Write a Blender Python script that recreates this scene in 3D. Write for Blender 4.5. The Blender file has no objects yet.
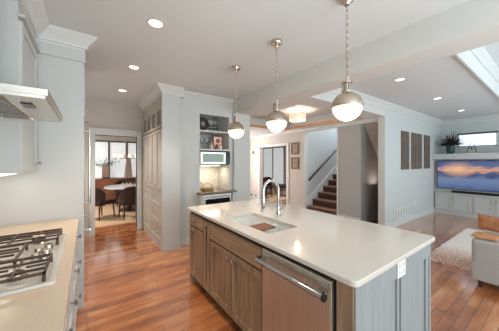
import bpy, bmesh, math, random
from mathutils import Vector, Matrix
random.seed(7)
S = bpy.context.scene
C = S.collection
PI = math.pi

def lin(c):
    r = []
    for v in c[:3]:
        v = v / 255.0
        r.append(v / 12.92 if v <= 0.04045 else ((v + 0.055) / 1.055) ** 2.4)
    return (r[0], r[1], r[2], 1.0)

# ------------------------------------------------------------------ camera
cam_d = bpy.data.cameras.new('camera')
cam = bpy.data.objects.new('camera', cam_d)
C.objects.link(cam)
cam.location = (0, 0, 1.48)
cam.rotation_euler = (math.radians(90), 0, math.radians(-35.7))
cam_d.sensor_width = 36.0
cam_d.lens = 226.0 / 499.0 * 36.0
cam_d.shift_y = -3.5 / 499.0
cam_d.clip_start = 0.02
S.camera = cam

# ------------------------------------------------------------------ world, daylight, exposure
W = bpy.data.worlds.new('world'); S.world = W
W.use_nodes = True
bg = W.node_tree.nodes['Background']
bg.inputs[0].default_value = (0.79, 0.94, 1.0, 1)
bg.inputs[1].default_value = 2.1
S.view_settings.view_transform = 'Standard'
S.view_settings.look = 'None'
S.view_settings.gamma = 1.0
S.view_settings.use_curve_mapping = False
S.view_settings.exposure = 0.0

def area(name, loc, rot, sx, sy, power, color=(1, 1, 1), parent=None, spread=None):
    d = bpy.data.lights.new(name, 'AREA'); d.shape = 'RECTANGLE'; d.size = sx; d.size_y = sy
    d.energy = power; d.color = color
    if spread: d.spread = spread
    o = bpy.data.objects.new(name, d); C.objects.link(o)
    o.location = loc; o.rotation_euler = rot
    if parent: o.parent = parent
    return o
# daylight through the windows behind and to the right of the kitchen; the remaining lamps are unseen additions
area('daylight_rear_windows', (1.2, -3.3, 1.3), (math.radians(-100), 0, math.radians(180)), 5.0, 2.2, 78, (0.93, 0.98, 1.0))
area('kitchen_ceiling_fill', (0.9, -1.6, 0.9), (PI, 0, 0), 3.0, 2.0, 92, (0.78, 0.93, 1.0))  # added soft lamp behind the camera that lifts the kitchen ceiling
area('family_ceiling_fill', (5.6, -1.8, 0.9), (PI, 0, 0), 3.5, 2.0, 52, (0.72, 0.90, 1.0))  # added lamp out of view, lifts the family room ceiling
area('foyer_end_fill', (3.9, 7.5, 1.5), (math.radians(-90), 0, 0), 1.6, 1.8, 93, (0.95, 0.97, 1.0))  # added lamp hidden past the column, stands in for a foyer door
area('side_wall_fill', (-0.69, 4.68, 1.45), (math.radians(0), math.radians(-105), 0), 1.5, 1.2, 15, (1.0, 0.96, 0.90))  # added lamp hidden beyond the refrigerator, brightens far ceiling and end wall
area('closet_fill', (5.9, 2.6, 0.9), (PI, 0, 0), 0.3, 0.3, 1.6, (1.0, 0.85, 0.7))  # added lamp facing up to lighten the sloped closet ceiling
area('daylight_family_windows', (5.9, -3.3, 1.3), (math.radians(-100), 0, math.radians(180)), 4.6, 2.2, 35, (0.80, 0.92, 1.0))
area('stairwell_fill', (7.4, 4.0, 4.6), (0, 0, 0), 2.2, 0.9, 134, (0.80, 0.90, 1.0))  # added cool lamp high in the stairwell, stands in for an unseen window
area('den_fill', (6.4, 6.2, 2.48), (0, 0, 0), 0.6, 0.6, 40, (1.0, 0.94, 0.88))  # added lamp out of view that brightens the den
area('dining_fill', (-0.9, 7.4, 2.58), (0, 0, 0), 0.5, 0.5, 80, (1.0, 0.92, 0.84))  # added lamp out of view that brightens the dining room

# ------------------------------------------------------------------ materials
def nodes(name):
    m = bpy.data.materials.new(name); m.use_nodes = True
    nt = m.node_tree
    return m, nt, nt.nodes['Principled BSDF']

def mat(name, col, rough=0.5, metal=0.0, var=0.0, scale=(6, 6, 6), bump=0.0, bscale=None, spec=0.5, coat=0.0, trans=0.0, ior=1.45):
    m, nt, b = nodes(name)
    b.inputs['Roughness'].default_value = rough
    b.inputs['Metallic'].default_value = metal
    b.inputs['Specular IOR Level'].default_value = spec
    b.inputs['Coat Weight'].default_value = coat
    b.inputs['Coat Roughness'].default_value = 0.12
    b.inputs['Transmission Weight'].default_value = trans
    b.inputs['IOR'].default_value = ior
    tc = nt.nodes.new('ShaderNodeTexCoord')
    mp = nt.nodes.new('ShaderNodeMapping'); mp.inputs['Scale'].default_value = scale
    nt.links.new(tc.outputs['Object'], mp.inputs['Vector'])
    nz = nt.nodes.new('ShaderNodeTexNoise'); nz.inputs['Detail'].default_value = 4
    nz.inputs['Scale'].default_value = 1.0
    nt.links.new(mp.outputs['Vector'], nz.inputs['Vector'])
    rp = nt.nodes.new('ShaderNodeValToRGB')
    c = lin(col)
    lo = tuple(max(0, x * (1 - var)) for x in c[:3]) + (1,)
    hi = tuple(min(1, x * (1 + var)) for x in c[:3]) + (1,)
    rp.color_ramp.elements[0].position = 0.3; rp.color_ramp.elements[0].color = lo
    rp.color_ramp.elements[1].position = 0.7; rp.color_ramp.elements[1].color = hi
    nt.links.new(nz.outputs['Fac'], rp.inputs['Fac'])
    nt.links.new(rp.outputs['Color'], b.inputs['Base Color'])
    if bump:
        src = nz
        if bscale:
            src = nt.nodes.new('ShaderNodeTexNoise'); src.inputs['Scale'].default_value = bscale
            nt.links.new(tc.outputs['Object'], src.inputs['Vector'])
        bp = nt.nodes.new('ShaderNodeBump'); bp.inputs['Strength'].default_value = bump
        bp.inputs['Distance'].default_value = 0.01
        nt.links.new(src.outputs['Fac'], bp.inputs['Height'])
        nt.links.new(bp.outputs['Normal'], b.inputs['Normal'])
    return m

def emis(name, col, strength, base=None):
    m, nt, b = nodes(name)
    b.inputs['Base Color'].default_value = lin(base or col)
    b.inputs['Emission Color'].default_value = lin(col)
    b.inputs['Emission Strength'].default_value = strength
    b.inputs['Roughness'].default_value = 0.4
    return m

def planks(name, cols, length, width, rough=0.25, mortar=(78, 46, 30), streak=0.28):
    m, nt, b = nodes(name)
    L = nt.links
    tc = nt.nodes.new('ShaderNodeTexCoord')
    bt = nt.nodes.new('ShaderNodeTexBrick')
    bt.inputs['Scale'].default_value = 1.0
    bt.inputs['Brick Width'].default_value = length
    bt.inputs['Row Height'].default_value = width
    bt.inputs['Mortar Size'].default_value = 0.0016
    bt.inputs['Mortar Smooth'].default_value = 0.1
    bt.inputs['Color1'].default_value = (0, 0, 0, 1)
    bt.inputs['Color2'].default_value = (1, 1, 1, 1)
    bt.inputs['Mortar'].default_value = (0.5, 0.5, 0.5, 1)
    bt.offset = 0.37; bt.offset_frequency = 2; bt.squash = 0.8; bt.squash_frequency = 3
    L.new(tc.outputs['Object'], bt.inputs['Vector'])
    mp = nt.nodes.new('ShaderNodeMapping'); mp.inputs['Scale'].default_value = (1.6, 22, 1)
    L.new(tc.outputs['Object'], mp.inputs['Vector'])
    nz = nt.nodes.new('ShaderNodeTexNoise'); nz.inputs['Detail'].default_value = 6; nz.inputs['Scale'].default_value = 1.0
    nz.inputs['Roughness'].default_value = 0.6
    L.new(mp.outputs['Vector'], nz.inputs['Vector'])
    mp2 = nt.nodes.new('ShaderNodeMapping'); mp2.inputs['Scale'].default_value = (2.2, 7, 1)
    L.new(tc.outputs['Object'], mp2.inputs['Vector'])
    nz2 = nt.nodes.new('ShaderNodeTexNoise'); nz2.inputs['Detail'].default_value = 3; nz2.inputs['Scale'].default_value = 1.3
    L.new(mp2.outputs['Vector'], nz2.inputs['Vector'])
    a1 = nt.nodes.new('ShaderNodeMath'); a1.operation = 'MULTIPLY_ADD'
    L.new(bt.outputs['Color'], a1.inputs[0]); a1.inputs[1].default_value = 0.40
    a2 = nt.nodes.new('ShaderNodeMath'); a2.operation = 'MULTIPLY_ADD'
    L.new(nz.outputs['Fac'], a2.inputs[0]); a2.inputs[1].default_value = streak; 
    a3 = nt.nodes.new('ShaderNodeMath'); a3.operation = 'MULTIPLY_ADD'
    L.new(nz2.outputs['Fac'], a3.inputs[0]); a3.inputs[1].default_value = 0.75; a3.inputs[2].default_value = -0.15
    L.new(a3.outputs[0], a2.inputs[2])
    L.new(a2.outputs[0], a1.inputs[2])
    rp = nt.nodes.new('ShaderNodeValToRGB')
    el = rp.color_ramp.elements
    el[0].position = 0.12; el[0].color = lin(cols[0])
    el[1].position = 0.9; el[1].color = lin(cols[-1])
    for i, c in enumerate(cols[1:-1]):
        e = el.new(0.12 + 0.78 * (i + 1) / (len(cols) - 1)); e.color = lin(c)
    L.new(a1.outputs[0], rp.inputs['Fac'])
    mx = nt.nodes.new('ShaderNodeMix'); mx.data_type = 'RGBA'
    L.new(bt.outputs['Fac'], mx.inputs['Factor'])
    L.new(rp.outputs['Color'], mx.inputs['A']); mx.inputs['B'].default_value = lin(mortar)
    L.new(mx.outputs['Result'], b.inputs['Base Color'])
    b.inputs['Roughness'].default_value = rough
    b.inputs['Coat Weight'].default_value = 1.0; b.inputs['Coat Roughness'].default_value = 0.11; b.inputs['Coat IOR'].default_value = 1.7
    bp = nt.nodes.new('ShaderNodeBump'); bp.inputs['Strength'].default_value = 0.25; bp.inputs['Distance'].default_value = 0.004
    bp.invert = True
    L.new(bt.outputs['Fac'], bp.inputs['Height'])
    bp2 = nt.nodes.new('ShaderNodeBump'); bp2.inputs['Strength'].default_value = 0.12; bp2.inputs['Distance'].default_value = 0.004
    L.new(nz2.outputs['Fac'], bp2.inputs['Height']); L.new(bp.outputs['Normal'], bp2.inputs['Normal'])
    L.new(bp2.outputs['Normal'], b.inputs['Normal'])
    return m

def tiles(name, c1, c2, grout, w, h, axis='xz', rough=0.2):
    m, nt, b = nodes(name)
    tc = nt.nodes.new('ShaderNodeTexCoord')
    sp = nt.nodes.new('ShaderNodeSeparateXYZ'); cb = nt.nodes.new('ShaderNodeCombineXYZ')
    nt.links.new(tc.outputs['Object'], sp.inputs[0])
    nt.links.new(sp.outputs[axis[0].upper()], cb.inputs[0]); nt.links.new(sp.outputs[axis[1].upper()], cb.inputs[1])
    bt = nt.nodes.new('ShaderNodeTexBrick'); bt.inputs['Scale'].default_value = 1
    bt.inputs['Brick Width'].default_value = w; bt.inputs['Row Height'].default_value = h
    bt.inputs['Mortar Size'].default_value = 0.003
    bt.inputs['Color1'].default_value = lin(c1); bt.inputs['Color2'].default_value = lin(c2); bt.inputs['Mortar'].default_value = lin(grout)
    nt.links.new(cb.outputs[0], bt.inputs['Vector'])
    nt.links.new(bt.outputs['Color'], b.inputs['Base Color'])
    b.inputs['Roughness'].default_value = rough
    return m

M = {}
M['floor'] = planks('hardwood planks', [(92, 50, 28), (150, 87, 51), (190, 119, 72), (218, 156, 108)], 1.1, 0.085, rough=0.22)
M['ceiling'] = mat('ceiling paint', (211, 214, 215), 0.85, var=0.01)
M['beam'] = mat('beam paint', (204, 203, 200), 0.8, var=0.01)
M['trim'] = mat('white trim paint', (210, 211, 209), 0.45, var=0.01)
M['wall_k'] = mat('warm grey wall paint', (200, 192, 182), 0.8, var=0.01)
M['wall_w'] = mat('pale grey wall paint', (200, 201, 199), 0.8, var=0.01)
M['wall_l'] = mat('cool grey wall paint', (196, 199, 198), 0.8, var=0.01)
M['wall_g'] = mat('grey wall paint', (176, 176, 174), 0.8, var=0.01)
M['wall_br'] = mat('reddish brown stained wall', (96, 44, 26), 0.9, var=0.15, scale=(20, 20, 1.5))
M['cab'] = mat('white cabinet lacquer', (195, 195, 193), 0.38, var=0.01)
M['cabwarm'] = mat('cream cabinet lacquer', (184, 177, 167), 0.38, var=0.01)
M['tile'] = tiles('white subway tile', (228, 226, 220), (222, 220, 214), (212, 209, 202), 0.15, 0.075, 'yz')
M['tile2'] = tiles('glossy white subway tile', (232, 226, 214), (214, 208, 196), (190, 184, 172), 0.13, 0.05, 'xz')
M['quartz'] = mat('pale quartz', (212, 205, 196), 0.10, var=0.035, scale=(90, 90, 90), spec=0.55)
M['quartz2'] = mat('beige quartz', (212, 190, 168), 0.22, var=0.03, scale=(90, 90, 90))
M['granite'] = mat('dark speckled stone', (120, 104, 92), 0.2, var=0.45, scale=(60, 60, 60))
M['stain'] = mat('grey brown stained wood', (152, 124, 99), 0.42, var=0.34, scale=(26, 26, 2.2), bump=0.05)
M['stain_h'] = mat('grey brown stained wood, level grain', (152, 124, 99), 0.42, var=0.34, scale=(2.2, 26, 26), bump=0.05)
M['stain_daylit'] = mat('grey brown wood with pale daylight painted in', (146, 152, 154), 0.45, var=0.10, scale=(30, 30, 2.0), bump=0.05)  # same island stain, made pale grey to carry the daylight on it
M['stain_d'] = mat('shaded wood reveal', (52, 38, 30), 0.6)
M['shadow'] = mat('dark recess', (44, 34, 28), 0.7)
M['steel'] = mat('brushed stainless steel', (212, 208, 196), 0.28, 0.88, var=0.08, scale=(90, 90, 1.5))
M['steel_h'] = mat('brushed stainless steel, level grain', (214, 208, 200), 0.26, 1.0, var=0.05, scale=(2, 60, 60))
M['chrome'] = mat('polished chrome', (188, 189, 190), 0.12, 1.0)
M['nickel'] = mat('polished nickel', (206, 192, 176), 0.14, 1.0)
M['iron'] = mat('cast iron', (88, 68, 54), 0.42, 0.3, var=0.2, scale=(40, 40, 40))
M['black'] = mat('black plastic', (22, 21, 22), 0.4)
M['blackglass'] = mat('dark glass', (20, 20, 24), 0.08)
M['sink'] = mat('satin white sink enamel', (238, 238, 236), 0.25, var=0.01)
M['globe'] = emis('lit opal glass', (255, 240, 220), 0.85)
M['lens'] = emis('lit recessed lens', (255, 246, 232), 3.0)
M['drum'] = emis('lit linen drum shade', (255, 226, 190), 0.55, (240, 225, 205))
M['drumdiff'] = emis('lit drum diffuser', (255, 244, 224), 1.3)
M['blind'] = emis('daylit white blind', (235, 242, 246), 0.50, (220, 222, 222))
M['winpane'] = emis('bright daylit window pane', (232, 240, 252), 1.0)
M['winframe'] = mat('dark bronze frame', (92, 88, 88), 0.5)
M['brownwood'] = mat('reddish brown wood', (132, 82, 56), 0.35, var=0.25, scale=(3, 20, 20))
M['darkwood'] = mat('dark walnut', (62, 34, 24), 0.35, var=0.2, scale=(18, 18, 2))
M['tread'] = mat('stair tread wood', (128, 96, 78), 0.3, var=0.18, scale=(20, 3, 20))
M['riser'] = mat('dark stair riser wood', (80, 50, 38), 0.35, var=0.2, scale=(20, 3, 20))
M['rail'] = mat('dark handrail wood', (60, 36, 28), 0.3, var=0.1)
M['upholst'] = mat('dark brown upholstery', (58, 38, 34), 0.75, var=0.15, scale=(30, 30, 30))
M['tabletop'] = mat('pale table top', (205, 208, 214), 0.15, var=0.01)
M['rugbeige'] = mat('beige woven rug', (206, 176, 144), 0.95, var=0.1, scale=(30, 30, 30), bump=0.3)
M['sofa'] = mat('light grey woven fabric', (172, 168, 164), 0.9, var=0.10, scale=(70, 70, 70), bump=0.25)
M['orange'] = mat('rust orange fabric', (190, 138, 98), 0.9, var=0.25, scale=(18, 18, 18), bump=0.4)
M['rustdark'] = mat('rust brown fabric', (150, 96, 62), 0.9, var=0.35, scale=(14, 14, 14), bump=0.4)
M['art'] = mat('grey brown painted relief', (104, 92, 84), 0.6, var=0.35, scale=(28, 28, 5), bump=0.8)
M['artedge'] = mat('bronze panel edge', (128, 100, 74), 0.5, var=0.1)
M['vase_b'] = mat('dark teal glazed ceramic', (46, 70, 74), 0.25, var=0.2)
M['vase_t'] = mat('taupe ceramic', (150, 122, 112), 0.6, var=0.1)
M['leafdark'] = mat('dark plum dried leaves', (56, 44, 44), 0.7, var=0.4, scale=(20, 20, 20))
M['leafgreen'] = mat('grey green leaves', (112, 128, 118), 0.7, var=0.3, scale=(20, 20, 20))
M['wire'] = mat('dark wire', (62, 58, 58), 0.4, 0.6)
M['glass'] = mat('clear glass', (245, 248, 248), 0.02, trans=1.0)
M['red'] = mat('red glaze', (176, 66, 44), 0.35, var=0.15)
M['cream'] = mat('cream ceramic', (226, 216, 200), 0.4)
M['bronze'] = mat('dark bronze ring', (56, 34, 32), 0.5, var=0.2, scale=(30, 30, 30), bump=0.5)
M['basket'] = mat('woven straw', (178, 146, 104), 0.8, var=0.25, scale=(60, 60, 60), bump=0.5)
M['curtain'] = mat('taupe drapery', (196, 180, 172), 0.9, var=0.05)
M['outlet'] = mat('white outlet plastic', (238, 238, 236), 0.4)
M['boardwood'] = mat('brown cutting board', (128, 84, 58), 0.5, var=0.3, scale=(30, 5, 30))
M['paper'] = mat('framed print paper', (150, 134, 116), 0.7, var=0.5, scale=(22, 22, 22))
M['frame_t'] = mat('dark wood picture frame', (112, 78, 58), 0.5)
M['micro'] = mat('pale reflective oven window', (150, 168, 158), 0.25, 0.0)

# rug: cream shag with tan mottling that fades along X
def rug_mat():
    m, nt, b = nodes('cream shag with tan mottling along one side'); L = nt.links
    tc = nt.nodes.new('ShaderNodeTexCoord')
    nz = nt.nodes.new('ShaderNodeTexNoise'); nz.inputs['Scale'].default_value = 55; nz.inputs['Detail'].default_value = 5
    L.new(tc.outputs['Object'], nz.inputs['Vector'])
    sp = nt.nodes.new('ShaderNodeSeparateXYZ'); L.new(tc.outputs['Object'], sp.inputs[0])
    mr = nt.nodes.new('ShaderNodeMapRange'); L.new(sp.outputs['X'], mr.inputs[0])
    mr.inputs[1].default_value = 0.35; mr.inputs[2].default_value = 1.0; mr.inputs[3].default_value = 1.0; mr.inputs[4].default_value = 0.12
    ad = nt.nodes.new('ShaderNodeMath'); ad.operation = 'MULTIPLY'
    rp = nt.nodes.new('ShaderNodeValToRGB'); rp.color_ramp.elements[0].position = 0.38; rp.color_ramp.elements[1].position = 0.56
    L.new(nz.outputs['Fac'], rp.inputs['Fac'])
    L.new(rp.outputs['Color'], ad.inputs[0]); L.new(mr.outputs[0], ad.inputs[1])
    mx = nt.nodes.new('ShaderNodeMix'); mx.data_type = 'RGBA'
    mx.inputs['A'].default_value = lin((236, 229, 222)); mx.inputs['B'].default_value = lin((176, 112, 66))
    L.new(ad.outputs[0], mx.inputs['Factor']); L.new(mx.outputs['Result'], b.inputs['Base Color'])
    b.inputs['Roughness'].default_value = 0.95
    return m
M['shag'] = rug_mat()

# television picture: sunset over a sea of clouds
def tv_mat():
    m, nt, b = nodes('sunset cloud picture on screen'); L = nt.links
    tc = nt.nodes.new('ShaderNodeTexCoord')
    sp = nt.nodes.new('ShaderNodeSeparateXYZ'); L.new(tc.outputs['Object'], sp.inputs[0])
    mp = nt.nodes.new('ShaderNodeMapping'); mp.inputs['Scale'].default_value = (3.0, 1.0, 12.0)
    L.new(tc.outputs['Object'], mp.inputs['Vector'])
    nz = nt.nodes.new('ShaderNodeTexNoise'); nz.inputs['Scale'].default_value = 1.3; nz.inputs['Detail'].default_value = 8
    L.new(mp.outputs['Vector'], nz.inputs['Vector'])
    # z with wobble
    w = nt.nodes.new('ShaderNodeMath'); w.operation = 'MULTIPLY_ADD'
    L.new(nz.outputs['Fac'], w.inputs[0]); w.inputs[1].default_value = 0.34
    L.new(sp.outputs['Z'], w.inputs[2])
    mr = nt.nodes.new('ShaderNodeMapRange'); L.new(w.outputs[0], mr.inputs[0])
    mr.inputs[1].default_value = 0.17; mr.inputs[2].default_value = 0.97
    rp = nt.nodes.new('ShaderNodeValToRGB'); L.new(mr.outputs[0], rp.inputs['Fac'])
    el = rp.color_ramp.elements
    el[0].position = 0.0; el[0].color = lin((74, 94, 138))
    el[1].position = 1.0; el[1].color = lin((60, 82, 136))
    for p, c in ((0.2, (104, 126, 166)), (0.36, (118, 138, 174)), (0.50, (52, 72, 116)), (0.58, (92, 100, 140)), (0.65, (230, 160, 124)), (0.73, (206, 164, 150)), (0.80, (96, 108, 150))):
        e = el.new(p); e.color = lin(c)
    # glow around the sun
    vd = nt.nodes.new('ShaderNodeVectorMath'); vd.operation = 'DISTANCE'
    mp3 = nt.nodes.new('ShaderNodeMapping'); mp3.inputs['Scale'].default_value = (1.0, 0.0, 1.7)
    L.new(tc.outputs['Object'], mp3.inputs['Vector']); L.new(mp3.outputs['Vector'], vd.inputs[0])
    vd.inputs[1].default_value = (0.46, 0, 0.55 * 1.7)
    mg = nt.nodes.new('ShaderNodeMapRange'); L.new(vd.outputs['Value'], mg.inputs[0])
    mg.inputs[1].default_value = 0.0; mg.inputs[2].default_value = 0.42; mg.inputs[3].default_value = 0.95; mg.inputs[4].default_value = 0.0
    mx = nt.nodes.new('ShaderNodeMix'); mx.data_type = 'RGBA'
    L.new(mg.outputs[0], mx.inputs['Factor']); L.new(rp.outputs['Color'], mx.inputs['A']); mx.inputs['B'].default_value = lin((255, 196, 150))
    L.new(mx.outputs['Result'], b.inputs['Emission Color']); b.inputs['Emission Strength'].default_value = 0.85
    b.inputs['Base Color'].default_value = (0.01, 0.01, 0.01, 1); b.inputs['Roughness'].default_value = 0.15
    return m
M['tv'] = tv_mat()

# ------------------------------------------------------------------ mesh helpers
class MB:
    def __init__(self): self.bm = bmesh.new()
    def box(self, x0, x1, y0, y1, z0, z1):
        v = [self.bm.verts.new(p) for p in ((x0,y0,z0),(x1,y0,z0),(x1,y1,z0),(x0,y1,z0),(x0,y0,z1),(x1,y0,z1),(x1,y1,z1),(x0,y1,z1))]
        for f in ((0,3,2,1),(4,5,6,7),(0,1,5,4),(1,2,6,5),(2,3,7,6),(3,0,4,7)):
            self.bm.faces.new([v[i] for i in f])
        return self
    def prism(self, poly, axis, a, b):
        """poly: 2-d points; axis: the extrusion axis ('x','y','z')"""
        def P(p, t):
            return {'x': (t, p[0], p[1]), 'y': (p[0], t, p[1]), 'z': (p[0], p[1], t)}[axis]
        A = [self.bm.verts.new(P(p, a)) for p in poly]; B = [self.bm.verts.new(P(p, b)) for p in poly]
        n = len(poly)
        self.bm.faces.new(A); self.bm.faces.new(B[::-1])
        for i in range(n): self.bm.faces.new([A[i], B[i], B[(i+1) % n], A[(i+1) % n]])
        return self
    def ring(self, c, d, r, n, ref=None):
        d = Vector(d).normalized()
        ref = Vector(ref) if ref else (Vector((0,0,1)) if abs(d.z) < 0.9 else Vector((1,0,0)))
        u = d.cross(ref).normalized(); w = d.cross(u).normalized()
        return [self.bm.verts.new(Vector(c) + (u*math.cos(2*PI*i/n) + w*math.sin(2*PI*i/n))*r) for i in range(n)]
    def cyl(self, p0, p1, r0, r1=None, n=16):
        if r1 is None: r1 = r0
        d = Vector(p1) - Vector(p0)
        a = self.ring(p0, d, r0, n); b = self.ring(p1, d, r1, n)
        for i in range(n): self.bm.faces.new([a[i], a[(i+1)%n], b[(i+1)%n], b[i]])
        self.bm.faces.new(a[::-1]); self.bm.faces.new(b)
        return self
    def tube(self, pts, r, n=8, closed=False):
        pts = [Vector(p) for p in pts]; R = []
        N = len(pts)
        for i, p in enumerate(pts):
            if closed: d = pts[(i+1)%N] - pts[i-1]
            else: d = pts[min(i+1, N-1)] - pts[max(i-1, 0)]
            rr = r[i] if isinstance(r, (list, tuple)) else r
            # stable reference
            ref = (0,0,1) if abs(d.normalized().z) < 0.95 else (0,1,0)
            R.append(self.ring(p, d, rr, n, self.ref if getattr(self, 'ref', None) else ref))
        rng = range(N) if closed else range(N-1)
        for i in rng:
            a, b = R[i], R[(i+1)%N]
            for k in range(n): self.bm.faces.new([a[k], a[(k+1)%n], b[(k+1)%n], b[k]])
        if not closed:
            self.bm.faces.new(R[0][::-1]); self.bm.faces.new(R[-1])
        return self
    def lathe(self, prof, c=(0,0,0), n=32):
        R = []
        for r, z in prof:
            if r < 1e-6: R.append([self.bm.verts.new((c[0], c[1], c[2]+z))])
            else: R.append([self.bm.verts.new((c[0]+r*math.cos(2*PI*i/n), c[1]+r*math.sin(2*PI*i/n), c[2]+z)) for i in range(n)])
        for a, b in zip(R, R[1:]):
            for i in range(n):
                j = (i+1) % n
                if len(a) == 1 and len(b) == 1: continue
                if len(a) == 1: self.bm.faces.new([a[0], b[j], b[i]])
                elif len(b) == 1: self.bm.faces.new([a[i], a[j], b[0]])
                else: self.bm.faces.new([a[i], a[j], b[j], b[i]])
        return self
    def torus(self, c, R, r, axis='z', n=28, k=10, sx=1.0, sy=1.0, rot=0.0):
        rings = []
        for i in range(n):
            t = 2*PI*i/n; row = []
            for j in range(k):
                s = 2*PI*j/k
                x = (R + r*math.cos(s))*math.cos(t)*sx; y = (R + r*math.cos(s))*math.sin(t)*sy; z = r*math.sin(s)
                if axis == 'x': p = Vector((z, x, y))
                elif axis == 'y': p = Vector((x, z, y))
                else: p = Vector((x, y, z))
                if rot: p = Matrix.Rotation(rot, 3, 'Z') @ p
                row.append(self.bm.verts.new(p + Vector(c)))
            rings.append(row)
        for i in range(n):
            a, b = rings[i], rings[(i+1)%n]
            for j in range(k): self.bm.faces.new([a[j], b[j], b[(j+1)%k], a[(j+1)%k]])
        return self
    def out(self, name, m, parent=None, loc=(0,0,0), smooth=False, bevel=0.0, seg=2):
        bmesh.ops.recalc_face_normals(self.bm, faces=self.bm.faces)
        me = bpy.data.meshes.new(name); self.bm.to_mesh(me); self.bm.free()
        me.materials.append(M[m] if isinstance(m, str) else m)
        if smooth:
            me.shade_smooth(); me.set_sharp_from_angle(angle=math.radians(40))
        o = bpy.data.objects.new(name, me); C.objects.link(o); o.location = loc
        if parent: o.parent = parent
        if bevel:
            b = o.modifiers.new('bevel', 'BEVEL'); b.width = bevel; b.segments = seg; b.limit_method = 'ANGLE'
        return o

def tag(o, label=None, cat=None, group=None, kind=None):
    if label: o['label'] = label
    if cat: o['category'] = cat
    if group: o['group'] = group
    if kind: o['kind'] = kind
    return o
def thing(name, label, cat, loc=(0,0,0), rz=0.0, group=None):
    o = bpy.data.objects.new(name, None); C.objects.link(o)
    o.empty_display_size = 0.1
    o.location = loc; o.rotation_euler = (0, 0, rz)
    return tag(o, label, cat, group)
def struct(o): o['kind'] = 'structure'; return o
def dup(root, loc=None, rz=None, label=None):
    r = root.copy(); C.objects.link(r)
    if loc is not None: r.location = loc
    if rz is not None: r.rotation_euler = (0, 0, rz)
    if label: r['label'] = label
    for ch in list(root.children):
        c = ch.copy(); C.objects.link(c); c.parent = r
        for g in list(ch.children):
            d = g.copy(); C.objects.link(d); d.parent = c
    return r
def B(*a): return MB().box(*a)
def mbx(*boxes):
    m = MB()
    for b in boxes: m.box(*b)
    return m

# ================================================================== SETTING
struct(B(-0.9, 12.0, -3.6, 12.5, -0.12, 0.0).out('floor', 'floor'))

# ceilings: kitchen slab, family room with raised tray, foyer soffit with raised tray, dining, den, stairwell
TX0, TX1, TY1, TZ = 3.25, 7.9, 0.73, 3.06
FX0, FX1, FY0, FY1 = 2.95, 5.05, 2.62, 5.15
struct(mbx((-0.9, 2.6, -3.6, 5.56, 2.74, 2.9),
           (2.6, TX0, -3.6, 2.3, 2.74, 2.9), (TX0, 9.1, TY1, 2.3, 2.74, 2.9), (TX1, 9.1, -3.6, TY1, 2.74, 2.9),
           (TX0-0.05, TX1+0.05, -3.6, TY1+0.05, TZ, TZ+0.1),
           (TX0-0.04, TX0, -3.6, TY1, 2.9, TZ), (TX1, TX1+0.04, -3.6, TY1, 2.9, TZ), (TX0, TX1, TY1, TY1+0.04, 2.9, TZ)
           ).out('ceiling', 'ceiling'))
struct(mbx((2.75, FX0, 2.37, 7.7, 2.47, 2.6), (FX1, 5.3, 2.37, 7.7, 2.47, 2.6), (FX0, FX1, 2.37, FY0, 2.47, 2.6), (FX0, FX1, FY1, 7.7, 2.47, 2.6),
           (FX0-0.05, FX1+0.05, FY0-0.05, FY1+0.05, 2.74, 2.8),
           (FX0-0.03, FX0, FY0, FY1, 2.6, 2.74), (FX1, FX1+0.03, FY0, FY1, 2.6, 2.74), (FX0, FX1, FY0-0.03, FY0, 2.6, 2.74), (FX0, FX1, FY1, FY1+0.03, 2.6, 2.74)
           ).out('ceiling_foyer', 'beam'))
struct(B(-2.0, 3.4, 5.62, 9.7, 2.6, 2.7).out('ceiling_dining', 'wall_k'))
struct(B(5.42, 8.9, 4.66, 12.3, 2.5, 2.6).out('ceiling_den', 'ceiling'))
struct(B(5.2, 9.6, 2.2, 4.7, 5.0, 5.1).out('ceiling_stairwell', 'ceiling'))
# beam between kitchen and family room, header between family room and foyer
struct(B(2.41, 2.75, -3.6, 4.1, 2.47, 2.74).out('trim_1', 'beam'))
struct(B(2.75, 5.2, 2.25, 2.37, 2.47, 2.74).out('trim_2', 'beam'))

# crown mouldings
def crown_prof(s=0.09):
    return [(0, 0), (-s, 0), (-s, -0.012), (-s*0.82, -0.03), (-s*0.35, -s*0.75), (-0.018, -s*0.95), (-0.018, -s*1.15), (0, -s*1.15)]
def crown(name, m, x0, x1, y0, y1, z, side, s=0.09):
    """side: direction the moulding projects to"""
    P = crown_prof(s); mb = MB()
    if side == '-y': mb.prism([(y0 + p[0], z + p[1]) for p in P], 'x', x0, x1)
    if side == '+y': mb.prism([(y0 - p[0], z + p[1]) for p in P], 'x', x0, x1)
    if side == '-x': mb.prism([(x0 + p[0], z + p[1]) for p in P], 'y', y0, y1)
    if side == '+x': mb.prism([(x0 - p[0], z + p[1]) for p in P], 'y', y0, y1)
    return struct(mb.out(name, m))
crown('trim_3', 'trim', 2.75, 8.95, 2.25, 2.25, 2.74, '-y', 0.10)
crown('trim_4', 'trim', 8.9, 8.9, -3.5, 2.25, 2.74, '-x', 0.10)
crown('trim_5', 'trim', TX0, TX1, TY1, TY1, TZ, '-y', 0.09)
crown('trim_6', 'trim', TX1, TX1, -3.5, TY1, TZ, '-x', 0.09)
crown('trim_7', 'trim', TX0, TX0, -3.5, TY1, TZ, '+x', 0.09)
crown('trim_8', 'trim', 5.3, 5.3, 2.37, 7.6, 2.47, '-x', 0.06)
# tray edge moulding at the family-room opening and foyer tray edge strips with warm lamp glow painted in
struct(B(TX0-0.02, TX1+0.02, TY1-0.02, TY1, 2.70, 2.78).out('trim_9', 'trim'))
M['warmtrim'] = mat('tray edge with warm lamp glow painted in', (200, 152, 116), 0.5, var=0.05)
struct(mbx((FX1-0.012, FX1-0.001, FY0, FY1, 2.475, 2.545), (FX0, FX1, FY1-0.012, FY1-0.001, 2.475, 2.545)).out('trim_10', 'warmtrim'))

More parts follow.
